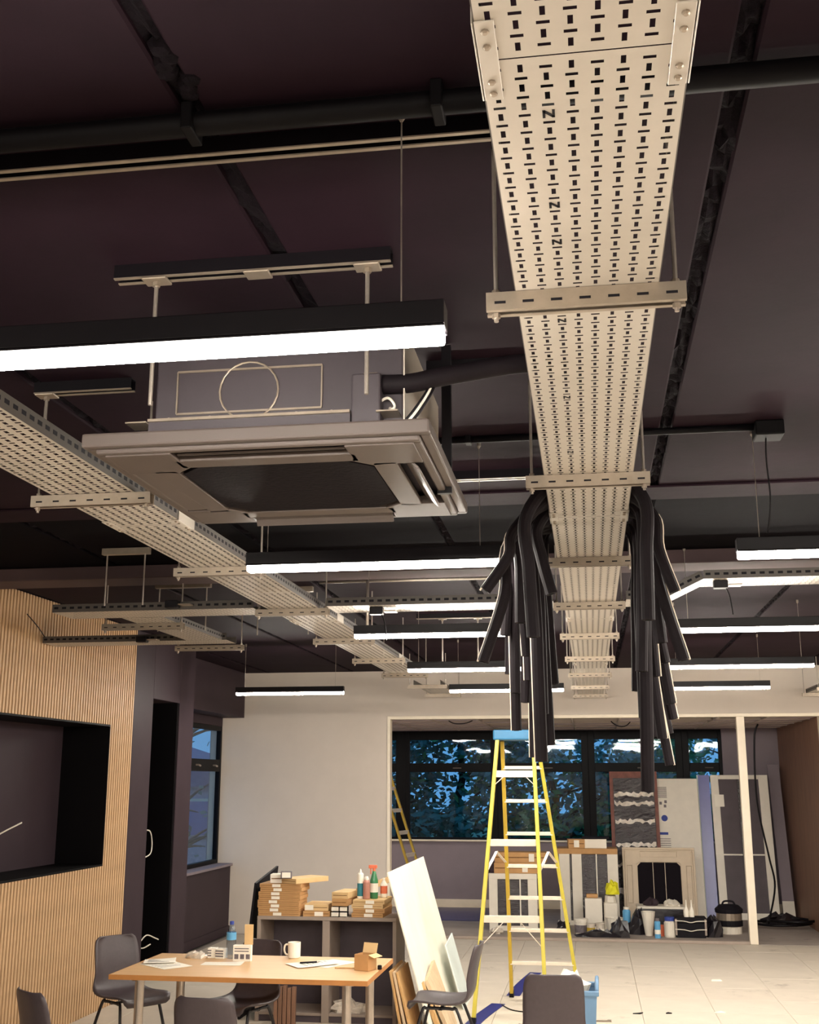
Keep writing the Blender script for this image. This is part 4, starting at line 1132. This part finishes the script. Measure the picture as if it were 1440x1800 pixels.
# floor clutter in front, all on the back room floor
def pot(name, label, cat, x, y, prof, ma, bands=(), n=16, top=None):
    t = thing(name, label, cat, (x, y, 0)); MB().lathe(prof, n).build('body', ma, t)
    for (r, a, b, mm, nm) in bands: MB().lathe([(r, a), (r, b)], n, cap0=False, cap1=True).build(nm, mm, t)
    return t
pot('paint_tub', 'white plastic tub with a grey label, leftmost of the floor clutter', 'tub', -.19, 15.3, [(.07,0),(.08,.15),(.088,.152),(.088,.19),(.08,.195)], 'pvc', [(.0815, .03, .12, 'print', 'label_band')])
bkt = thing('carton_bucket', 'white square drum with a brown lump on top among the floor clutter', 'drum', (-.03, 15.75, 0))
box(-.11, .11, -.09, .09, 0, .40).build('body', 'pvc', bkt, bevel=.01); box(-.09, .06, -.05, .05, .40, .45).build('brown_block', 'card', bkt, bevel=.015, label='brown block on the lid')
box(-.105, .105, -.092, -.09, .06, .1).build('handle_strip', 'print', bkt)
pot('tin', 'short pale tin with a yellow label in front of the square drum', 'tin', -.07, 15.12, [(.05,0),(.05,.14),(.055,.142),(.055,.155)], 'tin', [(.051, .02, .11, 'amber', 'label_band')])
pot('tin', 'short plain pale tin right of the yellow labelled tin', 'tin', .045, 15.12, [(.052,0),(.052,.15),(.057,.152),(.057,.165)], 'tin', [(.0535, .03, .1, 'paper', 'label_band')])
yb = thing('jerry_can', 'white canister under a bright yellow cloth among the floor clutter', 'canister', (.19, 15.85, 0))
box(-.09, .09, -.07, .07, 0, .34).build('body', 'pvc', yb, bevel=.02); MB().lathe([(.08, .34), (.07, .42), (.03, .44)], 12).build('neck', 'pvc', yb)
crumple('bright yellow cloth draped over the white canister', .22, 15.80, .445, .10, .17, 'bright_yellow', 'cloth', 'cloth', 12)
pot('paint_bucket', 'open white bucket beside the black bag among the clutter', 'bucket', .22, 15.35, [(.09,0),(.11,.2),(.115,.205),(.105,.205),(.085,.03)], 'pvc')
pot('spray_can', 'sky blue can right of the yellow cloth', 'can', .38, 15.6, [(.05,0),(.05,.26),(.035,.28)], 'sky_blue', [(.036, .28, .31, 'pvc', 'cap')])
crumple('flat black bin bag spread on the threshold in front of the clutter', .03, 14.92, .0, .20, .12, 'bag', 'bin_bag', 'bag', 31, sx=1.35, sy=.55)
crumple('upright black bin bag crumpled beside the open white bucket', .27, 15.02, .0, .13, .26, 'bag', 'bin_bag', 'bag', 33, sx=1, sy=.6)
crumple('dark bag with pale spots in the middle of the clutter', .53, 15.5, .0, .15, .30, 'bag', 'bin_bag', 'bag', 35, sx=1.1, sy=.7)
bx = thing('black_crate', 'black open crate with white rim beneath the fascia panel', 'crate', (.90, 15.95, 0))
box(-.36, .20, -.16, .16, 0, .27).build('body', 'bag', bx, bevel=.01); box(-.38, .22, -.17, .17, .271, .30).build('rim', 'pvc', bx, bevel=.004)
crumple('dark cloth heap on the black crate', .70, 15.95, .30, .10, .10, 'charcoal', 'cloth', 'cloth', 41)
crumple('white cloth heap on the black crate', .97, 15.92, .30, .11, .08, 'pvc', 'cloth', 'cloth', 43)
pot('tapered_bucket', 'white tapered bucket between dark bag and blue aerosol', 'bucket', .64, 15.35, [(.045,0),(.085,.28),(.088,.285),(.08,.285),(.04,.03)], 'pvc')
pot('spray_can', 'pale blue aerosol can standing before the white tapered bucket', 'can', .735, 15.12, [(.036,0),(.037,.01),(.037,.19),(.025,.2)], 'sky_blue', [(.026, .2, .23, 'print', 'cap'), (.0375, .05, .1, 'paper', 'label_band')])
pot('jar', 'white jar with a dark blue lid left of the black toolbox', 'jar', .89, 15.25, [(.065,0),(.07,.02),(.07,.17),(.055,.19)], 'pvc', [(.06, .191, .235, 'blue_print', 'lid')])
pot('jar', 'small orange jar peeping from behind the white jar', 'jar', .80, 15.35, [(.045,0),(.045,.12),(.03,.13)], 'orange')
tbx = thing('toolbox', 'black toolbox with pale edges on the back room floor', 'toolbox', (1.14, 15.32, 0))
box(-.18, .18, -.12, .12, 0, .17).build('body', 'mark', tbx, bevel=.01); box(-.195, .195, -.13, .13, .171, .235).build('lid', 'mark', tbx, bevel=.012)
for z in (.10, .20): MB().tube(smooth_path([(-.19, -.135, z), (-.08, -.135, z-.005), (0, -.136, z-.02), (.08, -.135, z-.005), (.19, -.135, z)], 4), .006, 6).build('edge_bead', 'pvc', tbx)
for sx in (-1, 1): box(min(sx*.165, sx*.19), max(sx*.165, sx*.19), -.138, -.121, .03, .22).build('latch', 'shelf', tbx, bevel=.003)
for k, x in enumerate((1.10, 1.165)):
    b = thing('nozzle_bottle', 'white nozzle bottle on the black toolbox, %s of two' % ['left', 'right'][k], 'bottle', (x, 15.28, .236), 0, 'nozzle bottles on the toolbox')
    MB().lathe([(.03,0),(.031,.06),(.026,.08),(.011,.12)], 14).build('bottle', 'paper', b); MB().lathe([(.011,.12),(.005,.2)], 10).build('nozzle', 'paper', b)
crumple('black holdall slumped right of the toolbox', 1.42, 15.4, .0, .13, .24, 'bag', 'holdall', 'bag', 51)
vd = thing('vacuum_drum', 'black and silver drum vacuum on the back room floor', 'vacuum', (1.66, 15.75, 0))
MB().lathe([(.15,.0),(.15,.09)], 20).build('base', 'pvc', vd); MB().lathe([(.165,.091),(.165,.15),(.16,.16)], 20).build('lower_band', 'mark', vd)
MB().lathe([(.158,.161),(.158,.245)], 20).build('silver_band', 'galv', vd); MB().lathe([(.17,.246),(.175,.29),(.12,.34),(.05,.345)], 20).build('motor_head', 'mark', vd, bevel=.004)
MB().tube(smooth_path([(-.08,0,.335),(-.05,0,.38),(.05,0,.38),(.08,0,.335)], 4), .012, 8).build('handle', 'mark', vd)
pr = random.Random(4)
pts = [(2.05 + .32*math.cos(a*1.1) + pr.uniform(-.05, .05) + .03*a, 16.3 + .35*math.sin(a*1.1), .02 + .008*a) for a in range(0, 12)]
cable('tangled black cable heap on the floor by the brown wall', [(p[0]+.25, p[1]+.2, p[2]) for p in pts], .018)
crumple('dark dust sheet heaped at the foot of the brown wall', 2.45, 16.9, .0, .26, .14, 'bag', 'dust_sheet', 'cloth', 61, sx=1.0, sy=1.0)
cable('black cable hanging from the back room ceiling behind the white post', [(2.26, 16.4, 2.62), (2.2, 16.4, 2.4), (2.19, 16.45, 1.6), (2.3, 16.5, .9), (2.36, 16.55, .5), (2.25, 16.6, .02)], .013)
crumple('small dark bag left of the white tub', -.42, 15.6, .0, .10, .14, 'bag', 'bin_bag', 'bag', 71)
crumple('low clear plastic heap behind the ladder foot', -1.25, 15.3, .0, .10, .07, 'foil', 'plastic_wrap', 'wrapping', 73)
mt = box(-2.9, -1.35, 16.5, 18.1, .0005, .012).build('plastic_sheet', 'navy_sheet', None, bevel=.002); tag(mt, 'dark blue plastic sheet on the back room floor left of the crates', 'sheet')
tl = thing('leaning_ladder', 'amber ladder leaning in the back room beside the opening edge', 'ladder', (-2.6, 16.1, 0))
ra, rb = (Vector((.36, -.12, 0)), Vector((-.42, .0, 2.35))), (Vector((.44, .22, 0)), Vector((-.34, .34, 2.35)))
for a, b in (ra, rb): MB().bar(a, b, .07, .03, side=(0, 1, 0)).build('rail', 'amber', tl, bevel=.003)
for k in range(1, 8):
    f = k/8; MB().bar(ra[0].lerp(ra[1], f), rb[0].lerp(rb[1], f), .03, .05).build('rung', 'alu', tl)
lt_ = thing('added_fill_light', 'added square fill light for the back room, out of view left of the opening', 'light', (-3.85, 16.3, 2.60))  # unseen lamp added to brighten the back room
box(-.3, .3, -.3, .3, .0, .03).build('frame', 'tgrid', lt_, bevel=.004); box(-.27, .27, -.27, .27, -.006, -.0005).build('diffuser', 'fill_glow', lt_)
# loose flex from the missing ceiling tiles
cable('grey flex looping out of the open back room ceiling, left', [(-1.9, 15.3, 2.9), (-1.85, 15.3, 2.66), (-1.7, 15.3, 2.6), (-1.5, 15.3, 2.66), (-1.4, 15.3, 2.9)], .008)
cable('grey flex looping out of the open back room ceiling, right', [(.2, 16.0, 2.9), (.3, 16.0, 2.64), (.5, 16.0, 2.6), (.7, 16.0, 2.9)], .008)

# ================================================================== OUTSIDE AT DUSK
gr = struct(box(-60, 60, YW+.3, 80, -.4, -.3).build('ground', 'grass'))
gr2 = struct(box(-60, -5.2, -10, YW+.3, -.4, -.3).build('ground_side', 'road'))
def make_tree(label, x, y, h, r, ma, seed, nl=2600, leaf=.09, trunk=.12, name='tree', low=.3, group='trees outside the windows'):
    rr = random.Random(seed); t = thing(name, label, 'tree', (x, y, -.3), 0, group)
    tk = MB(); tops = []
    p = [Vector((0,0,0))]
    for k in range(1, 7): p.append(Vector((rr.uniform(-.12, .12)*k*.4, rr.uniform(-.1, .1)*k*.4, h*.85*k/6)))
    tk.tube(p, [trunk*(1-.13*k) for k in range(7)], 7)
    for k in range(16):
        b0 = p[rr.randrange(1, 6)]; a = rr.uniform(0, 2*PI); l = r*rr.uniform(.5, 1.0)
        e = b0 + Vector((math.cos(a)*l, math.sin(a)*l, rr.uniform(.1, .6)*l))
        tk.tube(smooth_path([b0, b0.lerp(e, .5)+Vector((0,0,.08)), e], 3), [trunk*.3*(1-.13*i) for i in range(7)], 5); tops.append(b0.lerp(e, .75)); tops.append(e)
    tk.build('trunk', 'bark', t)
    lf = MB()
    for k in range(nl):
        c = rr.choice(tops) + Vector((rr.gauss(0, r*.24), rr.gauss(0, r*.24), rr.gauss(0, h*.09)))
        if c.z < h*low*.3: continue
        u = Vector((rr.uniform(-1,1), rr.uniform(-1,1), rr.uniform(-.6,.6))).normalized(); v = u.orthogonal().normalized()
        s = leaf*rr.uniform(.6, 1.4)
        lf.face([c-u*s, c+v*s*.5, c+u*s, c-v*s*.5])
    lf.build('foliage', ma, t)['kind'] = 'stuff'
    return t
make_tree('blue-green tree outside the leftmost window', -4.6, 22.3, 4.6, 1.7, 'leaf2', 1, 4200)
make_tree('dense green tree outside the second window', -2.6, 23.0, 5.2, 1.9, 'leaf', 2, 4600)
make_tree('bushy tree outside behind the ladder', -.7, 22.4, 4.4, 1.7, 'leaf2', 3, 4200)
make_tree('tree outside right of the ladder', .9, 24.0, 5.4, 1.7, 'leaf', 4, 4000)
make_tree('loose tree outside the right windows', 3.0, 25.0, 5.6, 1.6, 'leaf2', 5, 1500)
make_tree('green bush outside low in the right windows', 1.7, 21.6, 2.0, 1.2, 'leaf', 6, 2600, name='bush')
make_tree('green bush outside low in the middle windows', -.2, 21.2, 1.7, 1.1, 'leaf', 7, 2400, name='bush')
make_tree('green bush outside low in the left windows', -3.4, 21.2, 1.7, 1.3, 'leaf2', 8, 2600, name='bush')
make_tree("bare spreading tree outside the left side window", -8.2, 22.5, 5.2, 1.6, 'leaf2', 9, 120, trunk=.14)
hs = thing('house', 'mauve house with slate roof beyond the left side window', 'house', (-13.0, 33, -.3))
box(-4, 4, -3, 3, 0, 2.0).build('wall', 'brick_far', hs)
MB().prism([(-4.3, 2.0), (4.3, 2.0), (0, 3.3)], -3.2, 3.2).xf(Matrix.Rotation(PI/2, 4, 'X')).build('roof', 'roof_far', hs)
for x in (-2.5, .2, 2.2):
    f = box(x, x+1.0, -3.06, -3.0, .7, 1.7).build('window', 'white_trim', hs); box(x+.07, x+.93, -3.08, -3.06, .77, 1.63).build('pane', 'lavender', f)
fe = thing('garden_wall', 'low pale garden wall across the road outside the side window', 'wall', (-11, 27.5, -.3))
box(-7, 5, -.12, .12, 0, .8).build('wall', 'brick_far', fe); box(-7, 5, -.16, .16, .8, .88).build('coping', 'grey_wall', fe)
